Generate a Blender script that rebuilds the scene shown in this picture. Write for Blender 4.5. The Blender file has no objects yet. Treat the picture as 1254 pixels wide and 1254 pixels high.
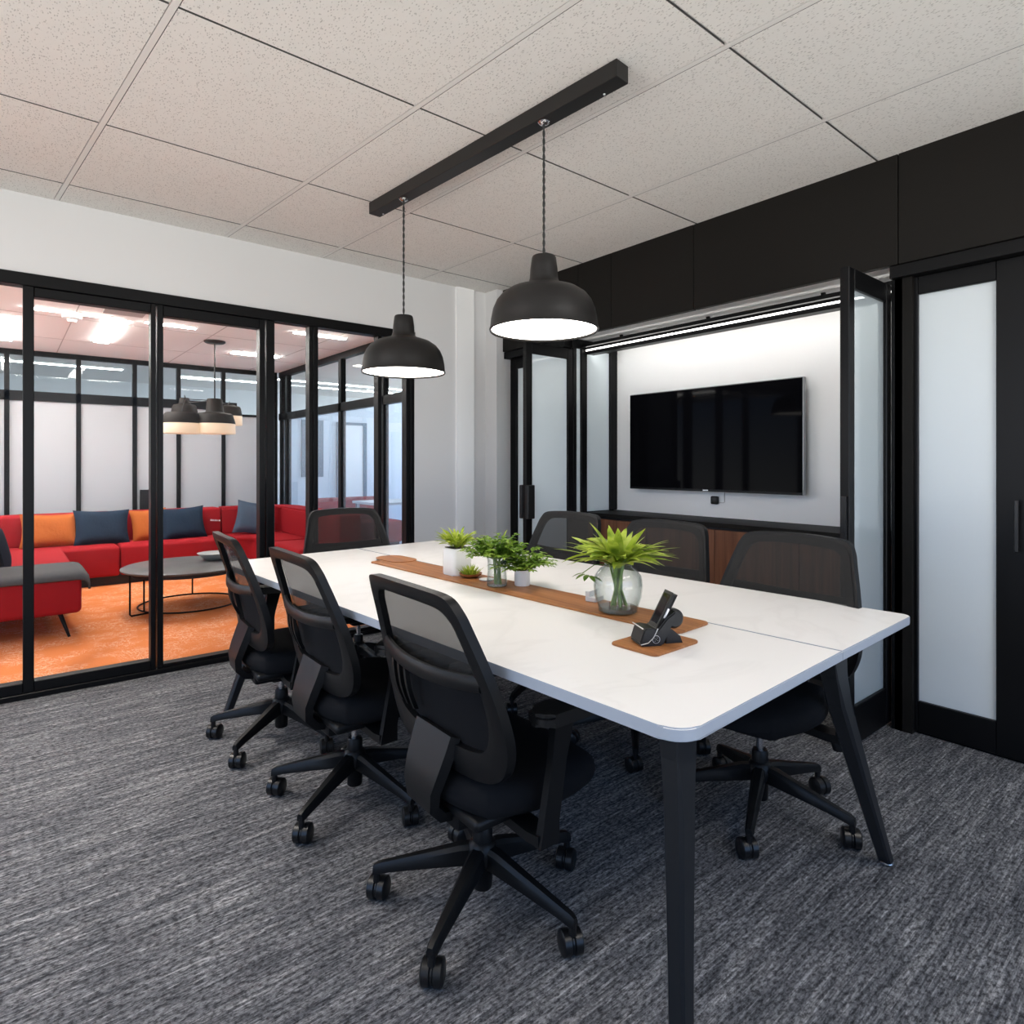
import bpy, bmesh, math, random
from mathutils import Vector, Matrix
random.seed(7)
PI = math.pi
C = bpy.context.scene.collection
scn = bpy.context.scene

# ------------------------------------------------------------------ camera, world, light, exposure
cam_d = bpy.data.cameras.new('camera')
cam = bpy.data.objects.new('camera', cam_d); C.objects.link(cam)
YAW = math.radians(39.3)
cam.location = (0, 0, 1.22)
cam.rotation_euler = (PI/2, 0, -YAW)
cam_d.sensor_width = 36.0
cam_d.lens = 36.0*760/1254
cam_d.shift_y = -60/1254
cam_d.clip_start = 0.02
scn.camera = cam

world = bpy.data.worlds.new('World'); scn.world = world
world.use_nodes = True
bg = world.node_tree.nodes['Background']
bg.inputs['Strength'].default_value = 3.0
_nt = world.node_tree
_tc = _nt.nodes.new('ShaderNodeTexCoord'); _sp = _nt.nodes.new('ShaderNodeSeparateXYZ')
_mr = _nt.nodes.new('ShaderNodeMapRange'); _mr.inputs['From Min'].default_value = -0.06; _mr.inputs['From Max'].default_value = 0.10
_cr = _nt.nodes.new('ShaderNodeValToRGB')
_cr.color_ramp.elements[0].color = (1.78, 1.76, 1.70, 1)      # unseen ground outside, boosted to brighten the ceilings
_cr.color_ramp.elements[1].color = (0.26, 0.47, 0.86, 1)       # sky
_nt.links.new(_tc.outputs['Generated'], _sp.inputs[0]); _nt.links.new(_sp.outputs['Z'], _mr.inputs['Value'])
_nt.links.new(_mr.outputs[0], _cr.inputs['Fac']); _nt.links.new(_cr.outputs['Color'], bg.inputs['Color'])

def area(name, loc, rot, sx, sy, power=0, color=(1, 1, 1), portal=False):
    l = bpy.data.lights.new(name, 'AREA'); l.shape = 'RECTANGLE'; l.size = sx; l.size_y = sy
    l.energy = power; l.color = color
    l.cycles.is_portal = portal
    o = bpy.data.objects.new(name, l); C.objects.link(o); o.location = loc; o.rotation_euler = rot
    return o
area('daylight_portal', (1.1, -2.28, 1.35), (PI/2, 0, 0), 3.8, 2.3, portal=True)
area('lounge_daylight_portal', (-3.18, 6.5, 1.25), (PI/2, 0, -PI/2), 3.8, 2.3, portal=True)
area('side_daylight_portal', (-2.38, 1.1, 1.3), (PI/2, 0, -PI/2), 3.0, 2.3, portal=True)
area('office_daylight_portal', (7.45, 8.0, 1.3), (PI/2, 0, PI/2), 6.0, 2.2, portal=True)

vs = scn.view_settings
vs.view_transform = 'Standard'
try: vs.look = 'None'
except Exception: pass
vs.exposure = 0.18; vs.gamma = 1.0; vs.use_curve_mapping = False
scn.cycles.max_bounces = 10
scn.cycles.transparent_max_bounces = 16
scn.cycles.sample_clamp_indirect = 8
scn.cycles.caustics_reflective = False
scn.cycles.caustics_refractive = False
scn.cycles.use_denoising = True

# ------------------------------------------------------------------ materials
def mat(name, col, rough=0.5, metal=0.0, spec=0.5, emit=None, estr=0.0, coat=0.0):
    m = bpy.data.materials.new(name); m.use_nodes = True
    b = m.node_tree.nodes['Principled BSDF']
    b.inputs['Base Color'].default_value = (*col, 1)
    b.inputs['Roughness'].default_value = rough
    b.inputs['Metallic'].default_value = metal
    b.inputs['Specular IOR Level'].default_value = spec
    b.inputs['Coat Weight'].default_value = coat
    if emit:
        b.inputs['Emission Color'].default_value = (*emit, 1)
        b.inputs['Emission Strength'].default_value = estr
    return m
def nd(m, t, **kw):
    n = m.node_tree.nodes.new(t)
    for k, v in kw.items(): setattr(n, k, v)
    return n
def lk(m, a, b): m.node_tree.links.new(a, b)
def ramp(m, pts):
    r = nd(m, 'ShaderNodeValToRGB'); e = r.color_ramp.elements
    while len(e) < len(pts): e.new(0.5)
    for i, (p, c) in enumerate(pts):
        e[i].position = p; e[i].color = (*c, 1)
    return r
def noise(m, scale, detail=3, mapscale=(1, 1, 1), rot=(0, 0, 0), rough=0.5, dist=0.0):
    tc = nd(m, 'ShaderNodeTexCoord'); mp = nd(m, 'ShaderNodeMapping')
    mp.inputs['Scale'].default_value = mapscale; mp.inputs['Rotation'].default_value = rot
    n = nd(m, 'ShaderNodeTexNoise'); n.inputs['Scale'].default_value = scale
    n.inputs['Detail'].default_value = detail; n.inputs['Roughness'].default_value = rough
    n.inputs['Distortion'].default_value = dist
    lk(m, tc.outputs['Object'], mp.inputs['Vector']); lk(m, mp.outputs['Vector'], n.inputs['Vector'])
    return n
def bsdf(m): return m.node_tree.nodes['Principled BSDF']
def bump(m, src, strength, dist=0.002):
    b = nd(m, 'ShaderNodeBump'); b.inputs['Strength'].default_value = strength; b.inputs['Distance'].default_value = dist
    lk(m, src, b.inputs['Height']); lk(m, b.outputs['Normal'], bsdf(m).inputs['Normal'])
def mixc(m, fac, a, b, mode='MIX'):
    x = nd(m, 'ShaderNodeMix', data_type='RGBA', blend_type=mode)
    if isinstance(fac, float): x.inputs[0].default_value = fac
    else: lk(m, fac, x.inputs[0])
    for s, v in ((6, a), (7, b)):
        if isinstance(v, tuple): x.inputs[s].default_value = (*v, 1)
        else: lk(m, v, x.inputs[s])
    return x.outputs[2]

M = {}
M['wall'] = mat('painted_wall', (0.67, 0.667, 0.665), 0.85, spec=0.2)
bump(M['wall'], noise(M['wall'], 90, 2).outputs['Fac'], 0.05)
M['wall_white'] = mat('white_wall', (0.90, 0.90, 0.895), 0.6, spec=0.3)
M['black_metal'] = mat('black_frame', (0.0032, 0.0032, 0.0036), 0.40, spec=0.15)
M['black_panel'] = mat('black_laminate', (0.0080, 0.0070, 0.0060), 0.55, spec=0.13)
bump(M['black_panel'], noise(M['black_panel'], 260, 2).outputs['Fac'], 0.04)
M['black_plastic'] = mat('black_plastic', (0.0045, 0.0048, 0.0055), 0.40, spec=0.22)
bump(M['black_plastic'], noise(M['black_plastic'], 700, 1).outputs['Fac'], 0.05)
M['black_soft'] = mat('black_arm_pad', (0.006, 0.006, 0.0065), 0.36, spec=0.35)
M['caster'] = mat('caster_black', (0.007, 0.007, 0.0075), 0.32, spec=0.35)
M['black_fabric'] = mat('black_seat_fabric', (0.0055, 0.006, 0.0075), 0.9, spec=0.15)
bump(M['black_fabric'], noise(M['black_fabric'], 900, 1).outputs['Fac'], 0.25)
M['chrome'] = mat('chrome', (0.7, 0.7, 0.72), 0.18, 1.0)
M['steel'] = mat('satin_steel', (0.55, 0.55, 0.56), 0.3, 1.0)
M['lamp_black'] = mat('lamp_black', (0.0115, 0.0105, 0.010), 0.40, spec=0.35)
M['cord'] = mat('black_cord', (0.02, 0.02, 0.02), 0.7)
M['lamp_glow'] = mat('lamp_diffuser', (0.9, 0.9, 0.88), 0.6, emit=(1.0, 0.93, 0.85), estr=12.5)
M['led'] = mat('led_white', (0.9, 0.9, 0.9), 0.6, emit=(1.0, 0.97, 0.93), estr=5.0)
M['led_wash'] = mat('led_wash', (0.9, 0.9, 0.9), 0.6, emit=(1.0, 0.97, 0.93), estr=13.0)
M['ceiling_led'] = mat('ceiling_led', (0.9, 0.9, 0.9), 0.6, emit=(1.0, 0.96, 0.92), estr=70.0)
M['fill_led'] = mat('fill_led', (0.9, 0.9, 0.9), 0.6, emit=(1.0, 0.95, 0.90), estr=11.0)
M['office_led'] = mat('office_led', (0.9, 0.9, 0.9), 0.6, emit=(0.9, 0.96, 1.0), estr=17.0)
M['warm_glow'] = mat('frosted_shade', (0.55, 0.44, 0.34), 0.6, emit=(1.0, 0.70, 0.44), estr=0.42)
M['shade_bronze'] = mat('bronze_shade', (0.014, 0.011, 0.009), 0.6, 0.0, spec=0.12)
M['tv'] = mat('tv_glass', (0.003, 0.003, 0.004), 0.05, spec=0.018)
M['tv_edge'] = mat('tv_edge', (0.30, 0.31, 0.32), 0.35, 0.8)
M['white_ceramic'] = mat('white_ceramic', (0.80, 0.80, 0.79), 0.35)
M['white_plastic'] = mat('white_plastic', (0.75, 0.75, 0.74), 0.5)
M['bowl_grey'] = mat('bowl_grey', (0.38, 0.38, 0.375), 0.4)
M['leg_metal'] = mat('dark_slate_leg', (0.0095, 0.011, 0.0135), 0.36, spec=0.28)
M['soil'] = mat('soil', (0.03, 0.022, 0.015), 0.9)
M['red'] = mat('red_upholstery', (0.31, 0.011, 0.016), 0.85, spec=0.15)
bump(M['red'], noise(M['red'], 500, 2).outputs['Fac'], 0.12)
M['navy'] = mat('navy_fabric', (0.013, 0.026, 0.046), 0.9, spec=0.15)
M['slate'] = mat('slate_blue_fabric', (0.055, 0.08, 0.115), 0.9, spec=0.15)
M['char'] = mat('charcoal_navy_fabric', (0.020, 0.026, 0.038), 0.9, spec=0.15)
M['orange'] = mat('orange_fabric', (0.41, 0.11, 0.024), 0.9, spec=0.15)
for k in ('navy', 'slate', 'char', 'orange'): bump(M[k], noise(M[k], 30, 4).outputs['Fac'], 0.35, 0.01)
M['grey_throw'] = mat('grey_throw', (0.095, 0.096, 0.10), 0.9, spec=0.1)
M['table_grey'] = mat('grey_tabletop', (0.10, 0.10, 0.10), 0.4, spec=0.3)
M['dark'] = mat('dark_plinth', (0.012, 0.011, 0.011), 0.6)
M['lounge_ceiling'] = mat('lounge_ceiling', (0.88, 0.87, 0.86), 0.9, spec=0.1)
M['office_wall'] = mat('office_wall', (0.74, 0.79, 0.85), 0.8)
M['office_floor'] = mat('office_floor', (0.30, 0.33, 0.37), 0.7)
M['blue_board'] = mat('blue_grey_board', (0.10, 0.16, 0.21), 0.6)
M['vent'] = mat('vent_grey', (0.42, 0.40, 0.39), 0.6)
M['phone'] = mat('phone_black', (0.008, 0.008, 0.0085), 0.36, spec=0.3)
M['phone_glass'] = mat('phone_glass', (0.003, 0.003, 0.004), 0.06)
M['silver'] = mat('silver_trim', (0.65, 0.65, 0.66), 0.3, 0.9)

# ceiling tile with pinholes
m = M['tile'] = mat('ceiling_tile', (0.76, 0.72, 0.68), 0.95, spec=0.1)
tc = nd(m, 'ShaderNodeTexCoord'); mp = nd(m, 'ShaderNodeMapping'); mp.inputs['Rotation'].default_value = (0, 0, 0.6)
mp.inputs['Scale'].default_value = (1, 0.45, 1)
lk(m, tc.outputs['Object'], mp.inputs['Vector'])
vo = nd(m, 'ShaderNodeTexVoronoi'); vo.inputs['Scale'].default_value = 150; vo.inputs['Randomness'].default_value = 1
lk(m, mp.outputs['Vector'], vo.inputs['Vector'])
r1 = ramp(m, [(0.0, (0, 0, 0)), (0.20, (0, 0, 0)), (0.34, (1, 1, 1)), (1.0, (1, 1, 1))])
lk(m, vo.outputs['Distance'], r1.inputs['Fac'])
nz = noise(m, 14, 3)
r2 = ramp(m, [(0.0, (0.77, 0.745, 0.705)), (0.5, (0.80, 0.775, 0.735)), (1.0, (0.82, 0.795, 0.755))])
lk(m, nz.outputs['Fac'], r2.inputs['Fac'])
gate = nd(m, 'ShaderNodeTexNoise'); gate.inputs['Scale'].default_value = 60
lk(m, tc.outputs['Object'], gate.inputs['Vector'])
gr = ramp(m, [(0.38, (1, 1, 1)), (0.50, (0, 0, 0))]); lk(m, gate.outputs['Fac'], gr.inputs['Fac'])
mx = nd(m, 'ShaderNodeMath', operation='MAXIMUM'); lk(m, r1.outputs['Color'], mx.inputs[0]); lk(m, gr.outputs['Color'], mx.inputs[1])
lk(m, mixc(m, mx.outputs[0], (0.51, 0.485, 0.45), r2.outputs['Color']), bsdf(m).inputs['Base Color'])
bump(m, mx.outputs[0], 0.25, 0.002)
M['grid'] = mat('ceiling_grid', (0.76, 0.735, 0.70), 0.6)
M['gap_shade'] = mat('ceiling_gap_shade', (0.11, 0.105, 0.10), 0.9)  # shade inside the tile slots put into the colour

# grey carpet with streaks along x
m = M['carpet'] = mat('grey_carpet', (0.12, 0.12, 0.125), 0.95, spec=0.1)
n1 = noise(m, 1.0, 3, (3.2, 34, 1), rough=0.55, dist=0.5)
n2 = noise(m, 1.0, 2, (9, 170, 1), rough=0.55, dist=0.7)
n3 = noise(m, 105, 3, (0.55, 1, 1), rough=0.75)
n4 = noise(m, 1.3, 2, (1, 2.4, 1))
c1 = ramp(m, [(0.32, (0.072, 0.074, 0.081)), (0.52, (0.117, 0.118, 0.125)), (0.70, (0.178, 0.177, 0.181))])
lk(m, n1.outputs['Fac'], c1.inputs['Fac'])
c2 = ramp(m, [(0.34, (0.52, 0.53, 0.54)), (0.50, (0.92, 0.92, 0.92)), (0.60, (1.20, 1.19, 1.18)), (0.68, (1.75, 1.73, 1.70))])
lk(m, n2.outputs['Fac'], c2.inputs['Fac'])
c3 = ramp(m, [(0.38, (0.34, 0.34, 0.35)), (0.62, (1.68, 1.68, 1.67))]); lk(m, n3.outputs['Fac'], c3.inputs['Fac'])
c4 = ramp(m, [(0.3, (0.88, 0.88, 0.89)), (0.7, (1.12, 1.12, 1.11))]); lk(m, n4.outputs['Fac'], c4.inputs['Fac'])
x = mixc(m, 1.0, c1.outputs['Color'], c2.outputs['Color'], 'MULTIPLY')
x = mixc(m, 1.0, x, c3.outputs['Color'], 'MULTIPLY')
lk(m, mixc(m, 1.0, x, c4.outputs['Color'], 'MULTIPLY'), bsdf(m).inputs['Base Color'])
ad = nd(m, 'ShaderNodeMath', operation='ADD'); lk(m, n2.outputs['Fac'], ad.inputs[0]); lk(m, n3.outputs['Fac'], ad.inputs[1])
bump(m, ad.outputs[0], 0.5, 0.004)

# orange carpet with pale strokes
m = M['orange_carpet'] = mat('orange_carpet', (0.62, 0.20, 0.06), 0.95, spec=0.1)
s1 = noise(m, 1.0, 2, (12, 36, 1), (0, 0, 0.35), dist=1.2)
s2 = noise(m, 1.0, 2, (24, 8, 1), (0, 0, 0.9), dist=1.5)
s3 = noise(m, 300, 2)
k1 = ramp(m, [(0.47, (0, 0, 0)), (0.505, (1, 1, 1)), (0.54, (0, 0, 0))]); lk(m, s1.outputs['Fac'], k1.inputs['Fac'])
k2 = ramp(m, [(0.48, (0, 0, 0)), (0.505, (1, 1, 1)), (0.53, (0, 0, 0))]); lk(m, s2.outputs['Fac'], k2.inputs['Fac'])
g = noise(m, 3.5, 3); gk = ramp(m, [(0.42, (0, 0, 0)), (0.54, (1, 1, 1))]); lk(m, g.outputs['Fac'], gk.inputs['Fac'])
a1 = nd(m, 'ShaderNodeMath', operation='MAXIMUM'); lk(m, k1.outputs['Color'], a1.inputs[0]); lk(m, k2.outputs['Color'], a1.inputs[1])
a2 = nd(m, 'ShaderNodeMath', operation='MULTIPLY'); lk(m, a1.outputs[0], a2.inputs[0]); lk(m, gk.outputs['Color'], a2.inputs[1])
a3 = nd(m, 'ShaderNodeMath', operation='MULTIPLY'); lk(m, a2.outputs[0], a3.inputs[0]); a3.inputs[1].default_value = 0.62
b3 = ramp(m, [(0.3, (0.56, 0.155, 0.045)), (0.7, (0.74, 0.25, 0.085))]); lk(m, s3.outputs['Fac'], b3.inputs['Fac'])
lk(m, mixc(m, a3.outputs[0], b3.outputs['Color'], (0.88, 0.62, 0.46)), bsdf(m).inputs['Base Color'])

def wood(name, c0, c1, c2, axis='y', scale=1.0, rough=0.45):
    m = mat(name, c1, rough, spec=0.35)
    ms = {'y': (60, 2.2, 60), 'z': (40, 40, 1.6), 'x': (2.2, 60, 60)}[axis]
    n = noise(m, scale, 5, ms, rough=0.6, dist=0.35)
    r = ramp(m, [(0.30, c0), (0.50, c1), (0.72, c2)]); lk(m, n.outputs['Fac'], r.inputs['Fac'])
    lk(m, r.outputs['Color'], bsdf(m).inputs['Base Color'])
    bump(m, n.outputs['Fac'], 0.05)
    return m
M['walnut_board'] = wood('walnut_board', (0.20, 0.072, 0.022), (0.32, 0.125, 0.038), (0.43, 0.19, 0.07), 'y')
M['walnut_cab'] = wood('walnut_cabinet', (0.085, 0.030, 0.014), (0.15, 0.058, 0.027), (0.23, 0.095, 0.048), 'z')

m = M['tabletop'] = mat('white_marble_laminate', (0.83, 0.82, 0.80), 0.32, spec=0.4)
n = noise(m, 1.5, 5, (1, 1.6, 1), (0, 0, 0.5), dist=1.4)
r = ramp(m, [(0.46, (0.78, 0.765, 0.745)), (0.50, (0.745, 0.73, 0.71)), (0.54, (0.78, 0.765, 0.745))])
lk(m, n.outputs['Fac'], r.inputs['Fac']); lk(m, r.outputs['Color'], bsdf(m).inputs['Base Color'])
M['edge_shade'] = mat('edge_shade', (0.31, 0.345, 0.40), 0.4)  # bluish window light and edge shade put into the colour

def glass(name, tint, diff, dcol, refl=1.0, rough=0.02):
    m = bpy.data.materials.new(name); m.use_nodes = True
    nt = m.node_tree; nt.nodes.clear()
    out = nt.nodes.new('ShaderNodeOutputMaterial')
    tr = nt.nodes.new('ShaderNodeBsdfTransparent'); tr.inputs['Color'].default_value = (*tint, 1)
    gl = nt.nodes.new('ShaderNodeBsdfGlossy'); gl.inputs['Roughness'].default_value = rough
    gl.inputs['Color'].default_value = (refl, refl, refl, 1)
    fr = nt.nodes.new('ShaderNodeFresnel'); fr.inputs['IOR'].default_value = 1.45
    mx = nt.nodes.new('ShaderNodeMixShader')
    base = tr.outputs[0]
    if diff > 0:
        df = nt.nodes.new('ShaderNodeBsdfDiffuse'); df.inputs['Color'].default_value = (*dcol, 1)
        m2 = nt.nodes.new('ShaderNodeMixShader'); m2.inputs[0].default_value = diff
        nt.links.new(tr.outputs[0], m2.inputs[1]); nt.links.new(df.outputs[0], m2.inputs[2]); base = m2.outputs[0]
    ge = nt.nodes.new('ShaderNodeNewGeometry'); inv = nt.nodes.new('ShaderNodeMath'); inv.operation = 'SUBTRACT'; inv.inputs[0].default_value = 1.0
    nt.links.new(ge.outputs['Backfacing'], inv.inputs[1])
    ml = nt.nodes.new('ShaderNodeMath'); ml.operation = 'MULTIPLY'
    nt.links.new(fr.outputs[0], ml.inputs[0]); nt.links.new(inv.outputs[0], ml.inputs[1])
    nt.links.new(ml.outputs[0], mx.inputs[0]); nt.links.new(base, mx.inputs[1]); nt.links.new(gl.outputs[0], mx.inputs[2])
    nt.links.new(mx.outputs[0], out.inputs[0])
    return m
M['glass'] = glass('clear_glass', (0.96, 0.975, 0.97), 0.0, (1, 1, 1), 0.4)
def edge_tint(m, c0, c1):
    nt = m.node_tree; lw = nt.nodes.new('ShaderNodeLayerWeight'); lw.inputs['Blend'].default_value = 0.35
    mx = nt.nodes.new('ShaderNodeMix'); mx.data_type = 'RGBA'
    mx.inputs[6].default_value = (*c0, 1); mx.inputs[7].default_value = (*c1, 1)
    nt.links.new(lw.outputs['Facing'], mx.inputs[0])
    for n in nt.nodes:
        if n.type == 'BSDF_TRANSPARENT': nt.links.new(mx.outputs[2], n.inputs['Color'])
    return m
M['partition_glass'] = glass('partition_glass', (0.965, 0.975, 0.97), 0.0, (1, 1, 1), 0.15, 0.2)
M['vase_glass'] = glass('vase_glass', (0.93, 0.955, 0.95), 0.02, (0.8, 0.85, 0.85))
edge_tint(M['vase_glass'], (0.975, 0.985, 0.98), (0.58, 0.63, 0.62))
M['smoke_pane'] = glass('hazy_glass', (0.85, 0.89, 0.90), 0.42, (0.62, 0.68, 0.70))
M['office_pane'] = glass('pale_blue_glass', (0.86, 0.93, 1.0), 0.10, (0.75, 0.85, 0.95))
def frosted(name, col, rough, trans):
    m = mat(name, col, rough, spec=0.5)
    nt = m.node_tree; b = bsdf(m); out = nt.nodes['Material Output']
    t = nd(m, 'ShaderNodeBsdfTranslucent'); t.inputs['Color'].default_value = (*col, 1)
    mx = nd(m, 'ShaderNodeMixShader'); mx.inputs[0].default_value = trans
    lk(m, b.outputs[0], mx.inputs[1]); lk(m, t.outputs[0], mx.inputs[2]); lk(m, mx.outputs[0], out.inputs[0])
    return m
M['frost_door'] = frosted('frosted_door_glass', (0.58, 0.625, 0.645), 0.35, 0.0)
M['frost_gloss'] = frosted('frosted_glossy_glass', (0.70, 0.78, 0.81), 0.05, 0.0)
M['frost_lounge'] = frosted('frosted_lounge_glass', (0.53, 0.55, 0.57), 0.3, 0.22)

def seethrough(name, col, alpha, rough=0.8):
    m = mat(name, col, rough, spec=0.2)
    nt = m.node_tree; out = nt.nodes['Material Output']
    tr = nd(m, 'ShaderNodeBsdfTransparent'); mx = nd(m, 'ShaderNodeMixShader'); mx.inputs[0].default_value = alpha
    lk(m, tr.outputs[0], mx.inputs[1]); lk(m, bsdf(m).outputs[0], mx.inputs[2]); lk(m, mx.outputs[0], out.inputs[0])
    return m
M['mesh'] = seethrough('black_chair_mesh', (0.022, 0.0215, 0.021), 0.82)

def leafmat(name, a, b, c):
    m = mat(name, b, 0.45, spec=0.35)
    n = noise(m, 25, 3)
    r = ramp(m, [(0.3, a), (0.5, b), (0.7, c)]); lk(m, n.outputs['Fac'], r.inputs['Fac'])
    lk(m, r.outputs['Color'], bsdf(m).inputs['Base Color'])
    nt = m.node_tree; t = nd(m, 'ShaderNodeBsdfTranslucent'); lk(m, r.outputs['Color'], t.inputs['Color'])
    mx = nd(m, 'ShaderNodeMixShader'); mx.inputs[0].default_value = 0.3
    lk(m, bsdf(m).outputs[0], mx.inputs[1]); lk(m, t.outputs[0], mx.inputs[2]); lk(m, mx.outputs[0], nt.nodes['Material Output'].inputs[0])
    return m
M['leaf_bright'] = leafmat('bright_leaf', (0.16, 0.26, 0.02), (0.35, 0.45, 0.04), (0.52, 0.60, 0.10))
M['leaf_mid'] = leafmat('mid_leaf', (0.08, 0.17, 0.015), (0.17, 0.30, 0.03), (0.33, 0.45, 0.06))
M['leaf_dark'] = leafmat('dark_leaf', (0.04, 0.10, 0.015), (0.09, 0.19, 0.025), (0.20, 0.31, 0.05))
M['stem'] = leafmat('stem_green', (0.10, 0.20, 0.03), (0.18, 0.30, 0.06), (0.30, 0.42, 0.12))

# ------------------------------------------------------------------ mesh helpers
def bxb(bm, x0, x1, y0, y1, z0, z1, bev=0.0, seg=2):
    r = bmesh.ops.create_cube(bm, size=1.0)
    vs_ = r['verts']
    for v in vs_:
        v.co = Vector(((x0+x1)/2+v.co.x*(x1-x0), (y0+y1)/2+v.co.y*(y1-y0), (z0+z1)/2+v.co.z*(z1-z0)))
    if bev > 0:
        es = list({e for v in vs_ for e in v.link_edges})
        bmesh.ops.bevel(bm, geom=es, offset=bev, segments=seg, profile=0.5, affect='EDGES')
    return vs_
def BX(*a, **k):
    bm = bmesh.new(); bxb(bm, *a, **k); return bm
def tube(bm, path, r, n=10, cap=True, r2=None):
    pts = [Vector(p) for p in path]; rings = []
    N = len(pts)
    up = None
    for i, p in enumerate(pts):
        t = (pts[min(i+1, N-1)]-pts[max(i-1, 0)]).normalized()
        if up is None:
            a = Vector((0, 0, 1)) if abs(t.z) < 0.9 else Vector((1, 0, 0))
            u = t.cross(a).normalized()
        else:
            u = (up - t*up.dot(t)).normalized()
        up = u; w = t.cross(u)
        rr = r[i] if isinstance(r, (list, tuple)) else r
        rings.append([bm.verts.new(p+(u*math.cos(2*PI*k/n)+w*math.sin(2*PI*k/n))*rr) for k in range(n)])
    for a, b in zip(rings, rings[1:]):
        for k in range(n): bm.faces.new((a[k], a[(k+1) % n], b[(k+1) % n], b[k]))
    if cap:
        bm.faces.new(list(reversed(rings[0]))); bm.faces.new(rings[-1])
def lathe(bm, prof, c=(0, 0, 0), n=40, close=False):
    rings = []
    for r, z in prof:
        if r < 1e-6: rings.append([bm.verts.new((c[0], c[1], c[2]+z))])
        else: rings.append([bm.verts.new((c[0]+r*math.cos(2*PI*k/n), c[1]+r*math.sin(2*PI*k/n), c[2]+z)) for k in range(n)])
    for a, b in zip(rings, rings[1:]):
        for k in range(n):
            j = (k+1) % n
            if len(a) == 1 and len(b) == 1: continue
            if len(a) == 1: bm.faces.new((a[0], b[j], b[k]))
            elif len(b) == 1: bm.faces.new((a[k], a[j], b[0]))
            else: bm.faces.new((a[k], a[j], b[j], b[k]))
def sweep(bm, secs, cap=True):
    """secs: list of lists of points (same count) -> skinned solid"""
    rr = [[bm.verts.new(p) for p in s] for s in secs]
    n = len(rr[0])
    for a, b in zip(rr, rr[1:]):
        for k in range(n): bm.faces.new((a[k], a[(k+1) % n], b[(k+1) % n], b[k]))
    if cap:
        bm.faces.new(list(reversed(rr[0]))); bm.faces.new(rr[-1])
def prism(bm, pts, z0, z1, bev=0.0):
    a = [bm.verts.new((x, y, z0)) for x, y in pts]; b = [bm.verts.new((x, y, z1)) for x, y in pts]
    n = len(pts)
    f0 = bm.faces.new(list(reversed(a))); f1 = bm.faces.new(b)
    for k in range(n): bm.faces.new((a[k], a[(k+1) % n], b[(k+1) % n], b[k]))
    if bev > 0:
        bmesh.ops.bevel(bm, geom=list(f0.edges)+list(f1.edges), offset=bev, segments=2, affect='EDGES')
def rrect(x0, x1, y0, y1, r, n=6, corners=(1, 1, 1, 1)):
    pts = []
    for (cx, cy, a0), on in zip(((x1-r, y1-r, 0), (x0+r, y1-r, 90), (x0+r, y0+r, 180), (x1-r, y0+r, 270)), corners):
        if on:
            for k in range(n+1):
                a = math.radians(a0+90*k/n); pts.append((cx+r*math.cos(a), cy+r*math.sin(a)))
        else:
            pts.append((x1 if a0 in (0, 270) else x0, y1 if a0 in (0, 90) else y0))
    return pts
def obj(name, bm, m, parent=None, smooth=False, loc=None):
    bmesh.ops.recalc_face_normals(bm, faces=bm.faces[:])
    me = bpy.data.meshes.new(name); bm.to_mesh(me); bm.free()
    for mm in (m if isinstance(m, (list, tuple)) else [m]): me.materials.append(mm)
    if smooth:
        for p in me.polygons: p.use_smooth = True
        try: me.set_sharp_from_angle(angle=math.radians(40))
        except Exception: pass
    o = bpy.data.objects.new(name, me); C.objects.link(o)
    if parent: o.parent = parent
    if loc: o.location = loc
    return o
def tag(o, label, cat, group=None, kind=None):
    o['label'] = label; o['category'] = cat
    if group: o['group'] = group
    if kind: o['kind'] = kind
    return o
def thing(name, label, cat, loc=(0, 0, 0), rotz=0, group=None, kind=None):
    o = bpy.data.objects.new(name, None); C.objects.link(o)
    o.empty_display_size = 0.1
    o.location = loc; o.rotation_euler = (0, 0, rotz)
    return tag(o, label, cat, group, kind)
def kids(o): return [c for c in bpy.data.objects if c.parent == o]
def copy_tree(o, parent=None):
    c = o.copy(); C.objects.link(c)
    if parent: c.parent = parent
    for k in kids(o): copy_tree(k, c)
    return c
def struct(name, bm, m, label, cat, parent=None, smooth=False):
    o = obj(name, bm, m, parent, smooth)
    if parent is None: tag(o, label, cat, kind='structure')
    return o

H = 2.61
# ------------------------------------------------------------------ meeting room shell
struct('floor', BX(-2.4, 3.9, -2.3, 4.07, -0.06, 0.0), M['carpet'], 'grey streaked carpet of the meeting room', 'floor')

ceil = tag(bpy.data.objects.new('ceiling', None), 'white pinholed tile ceiling above the meeting table', 'ceiling', kind='structure')
C.objects.link(ceil); ceil.location = (0, 0, H)
obj('grid_backing', BX(-2.4, 3.9, -2.3, 4.3, 0.012, 0.06), M['gap_shade'], ceil)
gx = [(-2.4, 0), (-1.28, .09), (-0.44, .095), (0.40, .095), (1.25, .10), (1.80, .07), (2.53, .05), (3.15, 0)]   # x at y = 2.11 and drift per metre
gy = [-2.3, -1.75, -0.79, 0.18, 1.145, 2.11, 3.03, 3.80, 4.12]
def gl(l, y): return l[0]-l[1]*(y-2.11)
bm = bmesh.new(); g2 = bmesh.new()
for a, b in zip(gx, gx[1:]):
    for y0, y1 in zip(gy, gy[1:]):
        u0, u1 = y0+0.0050, y1-0.0050
        prism(bm, [(gl(a, u0)+0.0130, u0), (gl(b, u0)-0.0130, u0), (gl(b, u1)-0.0130, u1), (gl(a, u1)+0.0130, u1)], 0.0, 0.013)
to = obj('ceiling_tiles', bm, [M['tile'], M['gap_shade']], ceil)
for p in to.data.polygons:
    if abs(p.normal.z) < 0.5: p.material_index = 1      # raw fibre edge of each tile, slot shade painted in
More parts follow.
